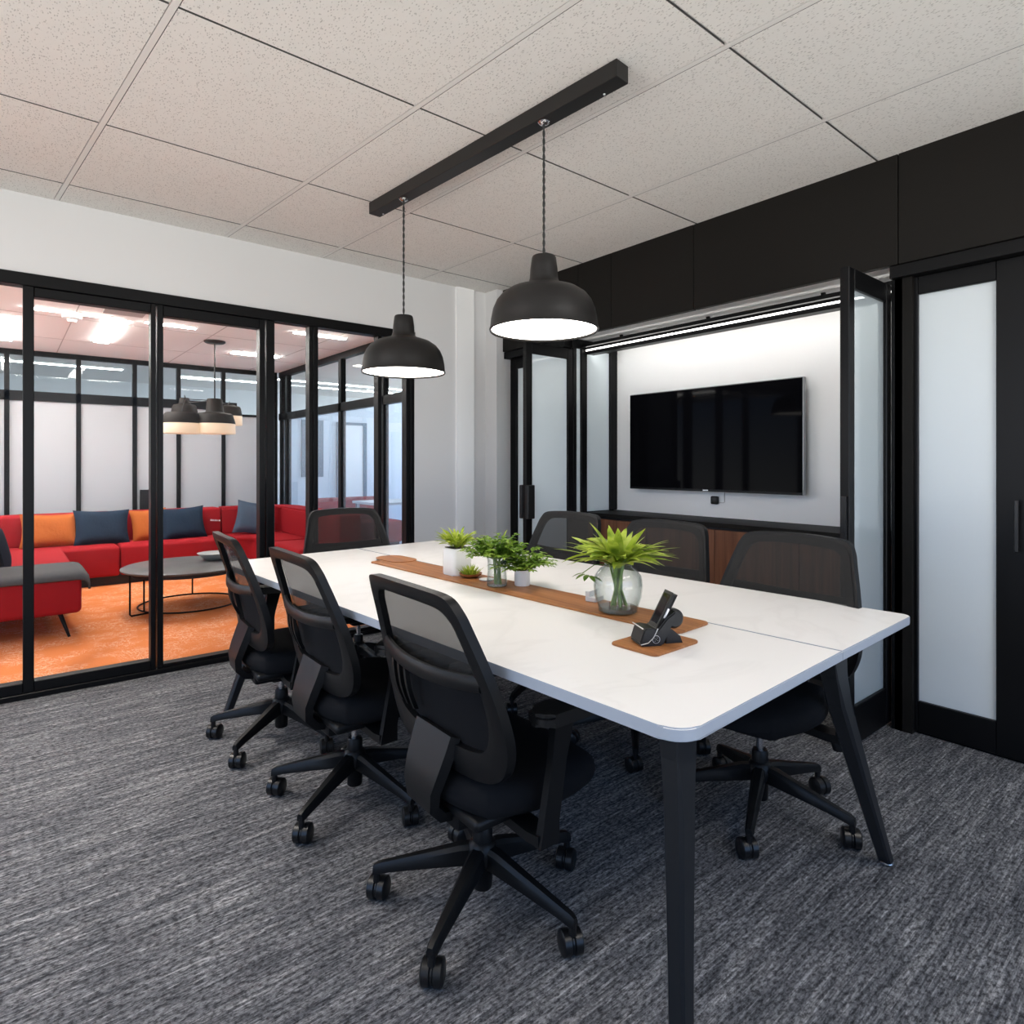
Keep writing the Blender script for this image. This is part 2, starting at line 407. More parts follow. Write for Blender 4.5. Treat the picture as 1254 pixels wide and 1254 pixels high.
for l in gx: prism(g2, [(gl(l, -2.3)-0.0105, -2.3), (gl(l, -2.3)+0.0105, -2.3), (gl(l, 4.12)+0.0105, 4.12), (gl(l, 4.12)-0.0105, 4.12)], 0.0, 0.012)
for y in gy: bxb(g2, -2.4, 3.13, y-0.0055, y+0.0055, 0.008, 0.012)
obj('ceiling_grid', g2, M['grid'], ceil)

bm = bmesh.new()
bxb(bm, -2.4, 3.06, 4.07, 4.20, 2.20, H+0.05)
bxb(bm, 2.385, 3.06, 4.07, 4.20, 0, 2.20)
struct('wall_left', bm, M['wall'], 'light grey wall above and beside the black framed glass partition', 'wall')
struct('wall_corner', BX(3.05, 3.20, 3.92, 4.20, 0, H+0.05), M['wall'], 'short light grey wall return in the far corner', 'wall')
struct('trim_corner', BX(2.757, 2.923, 4.052, 4.08, 0, H), M['wall_white'], 'flat pale pilaster strip on the grey wall near the corner', 'trim')
bm = bmesh.new(); bxb(bm, -2.5, -2.4, -2.3, 4.2, 0, 0.15); bxb(bm, -2.5, -2.4, -2.3, 4.2, 2.45, H+0.05); bxb(bm, -2.5, -2.4, -2.3, -0.4, 0.15, 2.45); bxb(bm, -2.5, -2.4, 2.6, 4.2, 0.15, 2.45)
struct('wall_side', bm, M['wall_white'], 'white wall at the left side of the meeting room', 'wall')
# window wall behind the camera
bm = bmesh.new()
bxb(bm, -2.5, 4.0, -2.42, -2.3, 0, 0.2); bxb(bm, -2.5, 4.0, -2.42, -2.3, 2.5, H+0.05)
bxb(bm, -2.5, -0.8, -2.42, -2.3, 0.2, 2.5); bxb(bm, 3.0, 4.0, -2.42, -2.3, 0.2, 2.5)
struct('wall_window', bm, M['wall_white'], 'white window wall behind the viewer', 'wall')
bm = bmesh.new()
for y in (-0.4, 0.58, 1.56, 2.55): bxb(bm, -2.48, -2.42, y, y+0.05, 0.15, 2.45)
struct('window_7', bm, M['black_metal'], 'dark mullions of the tall side window left of the viewer', 'window')
w = thing('window_4', 'wide window behind the viewer with dark mullions', 'window', kind='structure')
bm = bmesh.new()
for x in (-0.82, 0.46, 1.74, 2.96): bxb(bm, x, x+0.05, -2.40, -2.34, 0.2, 2.5)
bxb(bm, -0.8, 3.0, -2.40, -2.34, 0.2, 0.26); bxb(bm, -0.8, 3.0, -2.40, -2.34, 2.44, 2.5)
obj('window_frame', bm, M['black_metal'], w)

def fill_light(x0, x1, y0, y1, label):  # unseen ceiling panels added to brighten the left floor and near table
    t = thing('fill_panel_light', label, 'ceiling light', ((x0+x1)/2, (y0+y1)/2, H), group='added fill lights of the meeting room')
    dx, dy = (x1-x0)/2, (y1-y0)/2
    obj('light_frame', BX(-dx-0.01, dx+0.01, -dy-0.01, dy+0.01, -0.008, 0.0), M['white_plastic'], t)
    obj('diffuser', BX(-dx, dx, -dy, dy, -0.014, -0.007), M['fill_led'], t)
fill_light(-0.75, -0.60, 0.8, 3.0, 'long added fill light on the ceiling left of the viewer')
fill_light(0.8, 2.4, -0.80, -0.30, 'added fill light on the ceiling behind the viewer')
for dy, wh, pw in ((2.35, 'nearer', 70), (3.35, 'farther', 170)):  # unseen spots added to light the left floor but not the wall
    t = thing('fill_downlight', wh+' round added fill downlight left of the viewer', 'ceiling light', (-0.32, dy, H), group='added fill downlights of the meeting room')
    bm = bmesh.new(); lathe(bm, [(0.052, 0.0), (0.066, 0.0), (0.064, -0.006), (0.052, -0.006), (0.052, 0.0)], n=28); obj('trim_ring', bm, M['white_plastic'], t, True)
    bm = bmesh.new(); lathe(bm, [(0, -0.002), (0.052, -0.002)], n=28); obj('lens', bm, M['white_plastic'], t)
    l = bpy.data.lights.new('fill_downlight_bulb', 'SPOT'); l.energy = pw; l.color = (1.0, 0.93, 0.86); l.spot_size = math.radians(105); l.spot_blend = 0.9; l.shadow_soft_size = 0.05
    lo = bpy.data.objects.new('fill_spot', l); C.objects.link(lo); lo.parent = t; lo.location = (0, 0, -0.02)
# ------------------------------------------------------------------ black framed glass partition to the lounge
w = thing('window_1', 'black framed glass partition between meeting room and lounge', 'glass partition', kind='structure')
YF, YB = 4.07, 4.14
def part_bar(x0, x1, z0, z1, name='frame', y0=YF, y1=YB): return obj(name, BX(x0, x1, y0, y1, z0, z1, bev=0.003, seg=1), M['black_metal'], w)
part_bar(-2.4, 2.385, 2.135, 2.20, 'top_rail', YF-0.015, YB)
part_bar(-2.4, 2.385, 0.0, 0.030, 'bottom_rail', YF-0.01, YB)
for x0, x1 in ((-1.35, -1.29), (0.075, 0.121), (0.652, 0.678), (0.686, 0.716), (1.258, 1.292), (1.302, 1.352), (1.580, 1.604), (1.612, 1.642), (2.085, 2.115), (2.315, 2.347), (2.353, 2.387)):
    part_bar(x0, x1, 0.03, 2.14, 'post')
part_bar(0.121, 0.652, 2.085, 2.135, 'head_rail'); part_bar(0.121, 0.652, 0.03, 0.085, 'foot_rail')
part_bar(0.716, 1.258, 2.075, 2.135, 'head_rail'); part_bar(0.716, 1.258, 0.03, 0.052, 'foot_rail')
part_bar(-1.29, 0.075, 0.03, 0.085, 'foot_rail')
part_bar(1.352, 1.58, 0.03, 0.052, 'foot_rail'); part_bar(1.642, 2.315, 0.03, 0.052, 'foot_rail')
for x0, x1 in ((-2.4, -1.35), (-1.29, 0.075), (0.121, 0.652), (0.716, 1.258), (1.352, 1.58), (1.642, 2.085), (2.115, 2.315)):
    obj('pane', BX(x0, x1, 4.10, 4.106, 0.04, 2.135), M['partition_glass'], w)

# ------------------------------------------------------------------ black storage wall with recessed doors, niche
bm = bmesh.new()
ys = [3.92, 3.07, 2.765, 2.13, 1.06, 0.02, -1.05, -2.3]
for y1, y0 in zip(ys, ys[1:]): bxb(bm, 3.11, 3.145, y0+0.002, y1-0.002, 2.115, H, bev=0.0015, seg=1)
for y0, y1 in ((-2.3, 1.06), (3.25, 3.92)): bxb(bm, 3.145, 3.30, y0, y1, 2.115, H)
bxb(bm, 3.145, 3.70, 1.06, 3.25, 2.205, H)
struct('wall_right', bm, M['black_panel'], 'matte black panelled bulkhead over the storage wall and screen niche', 'wall')
struct('trim_1', BX(3.13, 3.30, -2.3, 3.92, 2.09, 2.115), M['black_metal'], 'thin black shadow rail under the black bulkhead right of the niche', 'trim') if False else None
bm = bmesh.new(); bxb(bm, 3.125, 3.28, -2.3, 1.10, 2.06, 2.113); bxb(bm, 3.125, 3.28, 3.22, 3.92, 2.06, 2.113)
struct('trim_1', bm, M['black_metal'], 'black door head track below the bulkhead', 'trim')
struct('wall_niche', BX(3.68, 3.76, 1.0, 3.4, 0, 2.3), M['wall_white'], 'white wall at the back of the screen niche', 'wall')
struct('trim_2', BX(3.14, 3.70, 1.09, 3.245, 2.128, 2.20), M['wall_white'], 'white ceiling of the screen niche', 'trim')
struct('trim_3', BX(3.16, 3.70, 1.02, 1.09, 0, 2.20), M['black_panel'], 'black right side cheek of the screen niche', 'trim')
struct('wall_storage', BX(3.76, 3.9, -2.3, 4.2, 0, H), M['black_panel'], 'dark wall behind the storage cupboards', 'wall')

def framed(name, label, cat, axis, p0, p1, thick, a0, a1, z0, z1, st0, st1, top, bot, pane_m, kind='structure', off=0.0):
    """framed leaf; axis 'x': leaf lies along x at y=p0..; axis 'y': leaf along y at x=p0.. (a0,a1 run along the axis)"""
    t = thing(name, label, cat, kind=kind)
    def B(u0, u1, w0, w1, b=0.003, tt=None):
        q0, q1 = (p0, p0+thick) if tt is None else tt
        return BX(u0, u1, q0, q1, w0, w1, bev=b, seg=1) if axis == 'x' else BX(q0, q1, u0, u1, w0, w1, bev=b, seg=1)
    bm = B(a0, a0+st0, z0, z1)
    for u0, u1, w0, w1 in ((a1-st1, a1, z0, z1), (a0+st0, a1-st1, z1-top, z1), (a0+st0, a1-st1, z0, z0+bot)):
        e = B(u0, u1, w0, w1); me = bpy.data.meshes.new('t'); e.to_mesh(me); e.free(); bm.from_mesh(me); bpy.data.meshes.remove(me)
    obj('door_frame', bm, M['black_metal'], t)
    mid = p0+thick*0.5
    obj('pane', B(a0+st0-0.004, a1-st1+0.004, z0+bot-0.004, z1-top+0.004, 0, (mid-0.004, mid+0.004)), pane_m, t)
    return t
# frosted sliding door on the right
d = framed('door_1', 'black framed door with a tall frosted pane at the right edge', 'door', 'y', 3.185, 0, 0.045, 0.615, 1.055, 0.012, 2.06, 0.106, 0.049, 0.08, 0.135, M['frost_door'])
bm = bmesh.new()
bxb(bm, 3.150, 3.163, 0.640, 0.655, 0.86, 1.07, bev=0.003); bxb(bm, 3.163, 3.186, 0.643, 0.652, 0.87, 0.885); bxb(bm, 3.163, 3.186, 0.643, 0.652, 1.045, 1.06)
obj('door_handle', bm, M['black_soft'], d)
framed('door_4', 'black framed door beyond the frosted door, mostly outside the picture', 'door', 'y', 3.185, 0, 0.045, -0.2, 0.605, 0.012, 2.06, 0.1, 0.08, 0.08, 0.135, M['frost_door'])
struct('trim_4', BX(3.16, 3.25, 1.06, 1.105, 0, 2.06), M['black_metal'], 'black jamb between the frosted door and the open leaf', 'trim')
struct('baseboard_right', BX(3.20, 3.28, -2.3, 1.06, 0.0, 0.012), M['black_metal'], 'thin black threshold under the frosted door', 'baseboard')
# right folding leaf, open into the room
d = framed('door_2', 'narrow open glass leaf right of the wall screen', 'door', 'x', 1.115, 0, 0.038, 2.735, 3.19, 0.02, 2.045, 0.055, 0.055, 0.085, 0.165, M['smoke_pane'])
bm = bmesh.new(); bxb(bm, 2.722, 2.735, 1.122, 1.146, 0.80, 1.08, bev=0.002)
obj('door_handle', bm, M['black_soft'], d)
# left folding leaf
d = framed('door_3', 'open frosted glass leaf left of the screen niche', 'door', 'x', 3.20, 0, 0.038, 2.745, 3.19, 0.02, 2.045, 0.055, 0.05, 0.075, 0.15, M['frost_gloss'])
bm = bmesh.new(); bxb(bm, 2.735, 2.80, 3.172, 3.20, 0.84, 1.07, bev=0.006); bxb(bm, 2.735, 2.80, 3.238, 3.266, 0.84, 1.07, bev=0.006)
obj('door_handle', bm, M['black_soft'], d)
framed('door_5', 'fixed black framed panel with a narrow pane beside the far corner', 'door panel', 'y', 3.19, 0, 0.05, 3.24, 3.92, 0.0, 2.06, 0.10, 0.075, 0.08, 0.15, M['frost_gloss'])
# glazed side of the niche
t = thing('window_5', 'black framed glazed side of the screen niche behind the open leaf', 'glass panel', kind='structure')
bm = bmesh.new()
for x0, x1 in ((3.20, 3.235), (3.285, 3.345), (3.60, 3.68)): bxb(bm, x0, x1, 3.205, 3.245, 0.86, 2.12, bev=0.003, seg=1)
bxb(bm, 3.19, 3.68, 3.206, 3.244, 2.06, 2.125)
obj('window_frame', bm, M['black_metal'], t)
obj('pane', BX(3.2, 3.66, 3.222, 3.23, 0.86, 2.08), M['frost_gloss'], t)
struct('trim_5', BX(3.19, 3.70, 3.245, 3.30, 0, 2.2), M['black_panel'], 'black left side cheek behind the glazed niche side', 'trim')

# niche light
t = thing('linear_light', 'slim black linear light along the top of the screen niche', 'light')
obj('housing', BX(3.325, 3.40, 1.10, 3.195, 2.020, 2.075, bev=0.003, seg=1), M['black_metal'], t)
obj('front_rail', BX(3.27, 3.30, 1.10, 3.195, 2.066, 2.088), M['black_metal'], t)
obj('led_strip', BX(3.318, 3.326, 1.10, 3.195, 2.044, 2.054), M['led'], t)
obj('wash_strip', BX(3.40, 3.404, 1.10, 3.195, 2.022, 2.046), M['led_wash'], t)
obj('uplight_block', BX(3.40, 3.44, 1.10, 3.195, 2.058, 2.075), M['black_metal'], t)  # added to block upward light from the wash strip
for y in (1.5, 2.2, 2.9): obj('mounting_bracket', BX(3.375, 3.39, y, y+0.02, 2.075, 2.128), M['black_metal'], t)

# credenza: four cabinet units and a continuous top
cy = [1.10, 1.62, 2.14, 2.66, 3.195]
cab_lab = ['walnut cabinet unit under the screen nearest the open right leaf', 'walnut cabinet unit second from the open right leaf under the screen', 'walnut cabinet unit third from the open right leaf under the screen', 'walnut cabinet unit under the screen nearest the left glass leaf']
for i in range(4):
    t = thing('credenza_cabinet', cab_lab[i], 'cabinet', (3.34, (cy[i]+cy[i+1])/2, 0), group='walnut cabinets under the screen')
    hw = (cy[i+1]-cy[i])/2
    obj('body', BX(0.02, 0.335, -hw, hw, 0.08, 0.83), M['dark'], t)
    obj('plinth', BX(0.04, 0.335, -hw, hw, 0.0, 0.08), M['dark'], t)
    obj('cabinet_door', BX(0.0, 0.02, -hw+0.002, hw-0.002, 0.09, 0.815, bev=0.0015, seg=1), M['walnut_cab'], t)
o = obj('worktop', BX(3.325, 3.678, 1.10, 3.195, 0.832, 0.858, bev=0.002, seg=1), M['black_panel'])
tag(o, 'black worktop along the walnut cabinets below the screen', 'worktop')

# television
t = thing('television', 'large black flat screen on the white niche wall', 'television', (3.60, 2.367, 1.03))
HW, HT = 0.647, 0.695
obj('casing', BX(0.0, 0.03, -HW, HW, 0, HT, bev=0.004, seg=2), M['tv_edge'], t)
obj('screen', BX(-0.006, 0.001, -HW+0.006, HW-0.006, 0.016, HT-0.006), M['tv'], t)
obj('lower_bezel', BX(-0.007, 0.001, -HW+0.006, HW-0.006, 0.002, 0.016), M['black_plastic'], t)
bm = bmesh.new()
for k in range(5): bxb(bm, -0.0085, -0.007, -0.019+k*0.0082, -0.0125+k*0.0082, 0.006, 0.0125)
obj('logo', bm, M['silver'], t)
obj('wall_bracket', BX(0.03, 0.079, -0.25, 0.25, 0.18, 0.52), M['black_metal'], t)
t = thing('wall_sensor', 'small black square sensor with a thin cable on the white wall below the screen', 'sensor', (3.68, 2.345, 0.945))
obj('sensor_body', BX(-0.03, 0, -0.026, 0.026, 0, 0.055, bev=0.010, seg=3), M['black_soft'], t, True)
bm = bmesh.new(); tube(bm, [(-0.003, -0.026, 0.012), (-0.003, -0.062, 0.012), (-0.003, -0.066, 0.02), (-0.003, -0.066, 0.085)], 0.002, 6)
obj('cable', bm, M['vent'], t)

# ------------------------------------------------------------------ lounge beyond the glass
LH = 2.45
struct('floor_lounge', BX(-3.2, 2.95, 4.07, 8.62, -0.06, 0.0), M['orange_carpet'], 'orange carpet with pale strokes on the lounge floor', 'floor')
struct('ceiling_lounge', BX(-3.2, 7.5, 4.2, 12.1, LH, LH+0.1), M['lounge_ceiling'], 'pale ceiling over the lounge and offices beyond', 'ceiling')
bm = bmesh.new()
for x in (-1.4, 0.45, 1.55, 2.5): bxb(bm, x, x+0.008, 4.2, 8.55, LH-0.0015, LH+0.01)
for y in (5.2, 6.45, 7.6): bxb(bm, -3.1, 2.88, y, y+0.008, LH-0.0015, LH+0.01)
struct('trim_6', bm, M['vent'], 'thin seams in the lounge ceiling', 'trim')
bm = bmesh.new(); bxb(bm, -3.3, -3.2, 4.07, 12.1, 0, 0.1); bxb(bm, -3.3, -3.2, 4.07, 12.1, 2.4, LH+0.1); bxb(bm, -3.3, -3.2, 4.07, 4.6, 0.1, 2.4); bxb(bm, -3.3, -3.2, 8.4, 12.1, 0.2, 2.35)  # unseen opening added to let outside light onto the lounge ceiling
struct('wall_lounge', bm, M['wall_white'], 'white wall at the left end of the lounge', 'wall')
struct('floor_office', BX(-3.2, 7.5, 8.62, 12.1, -0.06, 0.0), M['office_floor'], 'grey floor of the office beyond the lounge', 'floor')
struct('floor_corridor', BX(2.95, 7.5, 4.07, 8.62, -0.06, 0.0), M['office_floor'], 'grey floor of the side office right of the lounge', 'floor')
struct('wall_office', BX(-3.2, 7.5, 11.0, 11.1, 0, LH), M['office_wall'], 'pale far wall of the office beyond the lounge', 'wall')
bm = bmesh.new(); bxb(bm, 7.5, 7.6, 4.0, 12.1, 0, 0.25); bxb(bm, 7.5, 7.6, 4.0, 12.1, 2.35, LH+0.1)
bxb(bm, 7.5, 7.6, 4.0, 5.0, 0.25, 2.35); bxb(bm, 7.5, 7.6, 11.0, 12.1, 0.25, 2.35)
struct('wall_outer', bm, M['office_wall'], 'pale outer window wall of the side office', 'wall')
struct('wall_behind', BX(3.2, 7.5, 4.1, 4.2, 0, LH), M['office_wall'], 'pale near wall of the side office', 'wall')
bm = bmesh.new()
for y in (5.0, 6.5, 8.0, 9.5, 10.95): bxb(bm, 7.52, 7.57, y, y+0.05, 0.25, 2.35)
struct('window_6', bm, M['black_metal'], 'mullions of the side office window', 'window')

# back partition
w = thing('window_2', 'black framed partition with white frosted panes behind the red sofa', 'glass partition', kind='structure')
YP = 8.60
def pb(name, x0, x1, z0, z1, y0=YP-0.03, y1=YP+0.03): return obj(name, BX(x0, x1, y0, y1, z0, z1), M['black_metal'], w)
pb('top_rail', -3.2, 2.88, 2.395, LH)
pb('transom', -3.2, 2.36, 1.90, 2.005)
pb('bottom_rail', -3.2, 2.9, 0, 0.05)
posts = (-2.18, -1.10, 0.0, 0.633, 1.184, 1.655, 2.176, 2.84)
for x in posts: pb('post', x, x+0.045, 0.05, 2.395)
pb('transom', 2.22, 2.88, 1.83, 1.86)
ends = (-3.2,)+posts
for a, b in zip(ends, ends[1:]):
    fo = M['frost_lounge']
    obj('frosted_pane', BX(a+0.04, b, YP-0.004, YP+0.004, 0.05, 1.905 if b < 2.5 else 1.83), fo, w)
    obj('upper_pane', BX(a+0.04, b, YP-0.004, YP+0.004, 2.0 if b < 2.5 else 1.85, 2.395), M['glass'], w)
h = obj('door_handle', BX(1.255, 1.40, YP-0.07, YP-0.03, 0.62, 0.90, bev=0.005), M['black_soft'], w)
h = obj('door_handle', BX(2.70, 2.77, YP-0.07, YP-0.03, 0.62, 0.96, bev=0.005), M['black_soft'], w)
# right partition
w = thing('window_3', 'black framed glass partition along the right side of the lounge', 'glass partition', kind='structure')
XP = 2.90
def pr(name, y0, y1, z0, z1): return obj(name, BX(XP, XP+0.06, y0, y1, z0, z1), M['black_metal'], w)
pr('top_rail', 4.2, 8.57, 2.38, LH); pr('transom', 4.2, 8.57, 1.80, 1.89); pr('bottom_rail', 4.2, 8.57, 0, 0.05)
py = (8.51, 8.30, 6.60, 5.60, 4.24)
for y in py: pr('post', y-0.05, y+0.02, 0.05, 2.38)
for a, b in zip(py, py[1:]):
    obj('lower_pane', BX(XP+0.026, XP+0.034, b, a-0.05, 0.05, 1.81), M['office_pane'], w)
    obj('upper_pane', BX(XP+0.026, XP+0.034, b, a-0.05, 1.88, 2.38), M['glass'], w)

# lounge ceiling fittings
def strip(x0, x1, y0, y1, label, m='ceiling_led', grp='linear ceiling lights of the lounge'):
    t = thing('ceiling_light', label, 'ceiling light', ((x0+x1)/2, (y0+y1)/2, LH), group=grp)
    dx, dy = (x1-x0)/2, (y1-y0)/2
    bm = bmesh.new()
    bxb(bm, -dx-0.008, dx+0.008, -dy-0.008, dy+0.008, -0.006, 0)
    obj('light_frame', bm, M['white_plastic'], t)
    obj('diffuser', BX(-dx, dx, -dy, dy, -0.014, -0.005), M[m], t)
strip(0.70, 0.82, 6.25, 7.5, 'bright linear light on the lounge ceiling above the navy cushion')
strip(-0.03, 0.06, 6.65, 7.95, 'bright linear light on the lounge ceiling nearest the left edge')
strip(0.12, 0.72, 6.175, 6.205, 'thin linear light left of the grey ceiling vent in the lounge')
strip(0.95, 1.35, 6.175, 6.205, 'thin linear light right of the grey ceiling vent in the lounge')
strip(1.95, 2.45, 7.2, 7.32, 'short linear light on the lounge ceiling behind the wide black post')
strip(2.1, 2.6, 5.75, 5.80, 'thin linear light on the lounge ceiling near the right glass partition')
strip(-2.2, -2.1, 5.2, 7.2, 'linear light at the left end of the lounge ceiling')
og = 'linear ceiling lights of the office beyond the lounge'
strip(3.1, 5.6, 9.15, 9.22, 'long linear light on the office ceiling beyond the right glass partition', 'office_led', og)
strip(3.9, 5.4, 9.75, 9.80, 'shorter linear light behind the long one on the office ceiling', 'office_led', og)
strip(3.6, 5.4, 6.9, 6.97, 'linear light on the side office ceiling close behind the right partition', 'office_led', og)
strip(1.9, 3.0, 9.7, 9.78, 'linear light on the office ceiling behind the back partition', 'office_led', og)
strip(-2.0, 1.2, 9.5, 9.58, 'linear light hidden high behind the frosted back partition', 'office_led', og)
o = tag(obj('ceiling_vent', BX(0.62, 0.90, 5.80, 6.0, LH-0.012, LH), M['vent']), 'square grey vent on the lounge ceiling', 'vent')
bm = bmesh.new(); lathe(bm, [(0, -0.05), (0.03, -0.05), (0.035, -0.03), (0.07, -0.022), (0.075, 0), (0, 0)], n=24)
t = obj('smoke_detector', bm, M['white_plastic'], None, True, (0.44, 6.35, LH)); tag(t, 'round white smoke detector on the lounge ceiling', 'smoke detector')

# office fittings beyond the right partition
t = tag(obj('notice_board', BX(4.12, 4.52, 10.96, 10.998, 0.97, 2.0, bev=0.004, seg=1), M['blue_board']), 'tall blue grey board on the far office wall', 'board')
d = thing('door_6', 'grey framed glass door on the far office wall', 'door', kind='structure')
bm = bmesh.new(); bxb(bm, 4.78, 4.83, 10.94, 11.0, 0, 1.98); bxb(bm, 5.30, 5.37, 10.94, 11.0, 0, 1.98); bxb(bm, 4.83, 5.30, 10.94, 11.0, 1.93, 1.98)
obj('door_frame', bm, M['blue_board'], d); obj('door_leaf', BX(4.83, 5.30, 10.96, 10.99, 0, 1.93), M['wall_white'], d)
t = thing('office_desk', 'low pale desk in the side office seen through the right partition', 'desk', (4.3, 7.2, 0))
obj('desk_top', BX(-0.8, 0.8, -0.35, 0.35, 0.70, 0.73), M['white_plastic'], t)
for sx in (-0.75, 0.75):
    for sy in (-0.3, 0.3): obj('leg', BX(sx-0.02, sx+0.02, sy-0.02, sy+0.02, 0, 0.70), M['steel'], t)
t = thing('red_bench', 'low red bench in the side office beyond the right partition', 'bench', (3.75, 8.0, 0))
obj('seat', BX(-0.6, 0.6, -0.3, 0.3, 0.12, 0.42, bev=0.04), M['red'], t, True); obj('backrest', BX(-0.6, 0.6, 0.15, 0.3, 0.40, 0.74, bev=0.04), M['red'], t, True)
obj('plinth', BX(-0.55, 0.55, -0.25, 0.25, 0, 0.12), M['dark'], t)

# ------------------------------------------------------------------ lounge sofa
t = thing('sectional_sofa', 'long red corner sofa along the frosted partition', 'sofa', (0, 0, 0))
SF, SB = 7.30, 8.10
def soft(name, x0, x1, y0, y1, z0, z1, m, par, b=0.03): return obj(name, BX(x0, x1, y0, y1, z0, z1, bev=b, seg=4), m, par, True)
sx = [-1.6, -0.3, 0.905, 1.985]
for a, b in zip(sx, sx[1:]):
    soft('seat', a+0.003, b-0.003, SF, SB-0.12, 0.09, 0.385, M['red'], t)
    soft('backrest', a+0.003, b-0.003, SB-0.28, SB, 0.37, 0.695, M['red'], t)
bm = bmesh.new()
prism(bm, [(1.988, SF), (2.08, SF), (2.16, SF-0.05), (2.20, SF-0.14), (2.20, 6.75), (2.80, 6.75), (2.80, SB-0.12), (1.988, SB-0.12)], 0.09, 0.385, 0.025)
obj('corner_seat', bm, M['red'], t, True)
bm = bmesh.new()
outer = [(1.988, SB), (2.45, SB)]+[(2.45+0.40*math.sin(a), SB-0.40+0.40*math.cos(a)) for a in [PI/2*k/8 for k in range(1, 9)]]+[(2.85, 6.75)]
inner = [(2.60, 6.75)]+[(2.35+0.25*math.sin(a), SB-0.53+0.25*math.cos(a)) for a in [PI/2*k/8 for k in range(8, -1, -1)]]+[(1.988, SB-0.28)]
prism(bm, outer+inner, 0.37, 0.695, 0.025)
obj('corner_backrest', bm, M['red'], t, True)
soft('seat', 2.20, 2.80, 5.92, 6.745, 0.09, 0.385, M['red'], t)
soft('backrest', 2.60, 2.85, 5.92, 6.745, 0.37, 0.695, M['red'], t)
bm = bmesh.new(); bxb(bm, -1.55, 2.75, SF+0.06, SB-0.1, 0, 0.10); bxb(bm, 2.28, 2.78, 6.0, SF+0.1, 0, 0.10)
obj('plinth', bm, M['dark'], t)
bm = bmesh.new()
for k, wd in enumerate((0.016, 0.012, 0.014, 0.01, 0.018)): bxb(bm, 1.86+k*0.022, 1.86+k*0.022+wd, 7.812, 7.822, 0.545-k*0.002, 0.565-k*0.003)  # row of small white marks on the backrest
obj('white_marks', bm, M['white_plastic'], t)['label'] = 'row of small white marks'

t = thing('sofa_chaise', 'red left wing of the sofa on thin black legs', 'sofa', (0, 0, 0))
soft('seat', -0.45, 0.425, 5.30, 7.26, 0.165, 0.425, M['red'], t, 0.035)
soft('backrest', -0.72, -0.22, 5.45, 7.26, 0.20, 0.72, M['red'], t, 0.04)
for lx, ly, dx, dy in ((0.30, 5.40, 0.055, -0.06), (0.30, 6.9, 0.05, 0.05), (-0.55, 5.5, -0.05, -0.05), (-0.55, 6.9, -0.05, 0.05), (0.12, 6.2, 0.0, 0.0)):
    bm = bmesh.new(); tube(bm, [(lx, ly, 0.175), (lx+dx, ly+dy, 0)], [0.016, 0.009], 10)
    obj('leg', bm, M['black_metal'], t, True)
# grey throw over the front of the chaise
bm = bmesh.new()
prof = [(0.462, 0.375), (0.458, 0.415), (0.44, 0.436), (0.41, 0.444), (0.3, 0.446), (0.0, 0.446), (-0.21, 0.446)]
rows = []
for k, y in enumerate((5.295, 5.32, 5.36, 5.45, 5.6, 5.75, 5.86)):
    dz = {0: -0.045, 1: -0.012, 2: 0.0}.get(k, 0.0)
    rows.append([bm.verts.new((x, y, z+dz)) for x, z in prof])
for a, b in zip(rows, rows[1:]):
    for k in range(len(prof)-1): bm.faces.new((a[k], a[k+1], b[k+1], b[k]))
o = obj('throw_blanket', bm, M['grey_throw'], None, True)
so = o.modifiers.new('thick', 'SOLIDIFY'); so.thickness = 0.014; so.offset = 1
tag(o, 'grey throw folded over the front end of the red sofa wing', 'throw')

def pillow(name, label, m, loc, wd, ht, th, rot, grp='scatter cushions on the red sofa'):
    bm = bmesh.new(); N = 14
    top = {}; bot = {}
    for i in range(N+1):
        for j in range(N+1):
            u = -1+2*i/N; v = -1+2*j/N
            x = wd/2*u*(1-0.10*(1-v*v)); z = ht/2*v*(1-0.10*(1-u*u))
            tk = th/2*(max(0, (1-u**4)*(1-v**4)))**0.6*(1+0.06*math.sin(5*u+3*v))
            top[i, j] = bm.verts.new((x, tk, z))
            bot[i, j] = top[i, j] if (i in (0, N) or j in (0, N)) else bm.verts.new((x, -tk, z))
    for i in range(N):
        for j in range(N):
            bm.faces.new((top[i, j], top[i+1, j], top[i+1, j+1], top[i, j+1]))
            f = (bot[i, j], bot[i, j+1], bot[i+1, j+1], bot[i+1, j])
            try: bm.faces.new(f)
            except ValueError: pass
    o = obj(name, bm, m, None, True, loc); o.rotation_euler = rot
    tag(o, label, 'cushion', grp)
pl = math.radians(-18)
pillow('cushion', 'orange cushion on the red sofa left of the navy one', M['orange'], (0.36, 7.74, 0.54), 0.50, 0.36, 0.14, (pl, 0.03, 0.05))
pillow('cushion', 'navy cushion beside the orange one on the left sofa module', M['navy'], (0.79, 7.70, 0.55), 0.50, 0.38, 0.14, (pl, 0.02, 0.02))
pillow('cushion', 'orange cushion half hidden behind the black partition post', M['orange'], (1.23, 7.76, 0.545), 0.36, 0.36, 0.12, (pl, -0.05, 0.05))
pillow('cushion', 'navy cushion just right of the black partition post', M['navy'], (1.55, 7.70, 0.55), 0.46, 0.37, 0.14, (pl, -0.05, 0.02))
pillow('cushion', 'slate blue cushion in front of the sofa corner', M['slate'], (2.28, 7.62, 0.57), 0.40, 0.40, 0.14, (pl, 0.15, -0.35))
pillow('cushion', 'dark cushion on the left wing of the sofa at the left edge', M['char'], (-0.07, 6.15, 0.59), 0.46, 0.40, 0.15, (math.radians(-12), -0.12, PI/2+0.25))

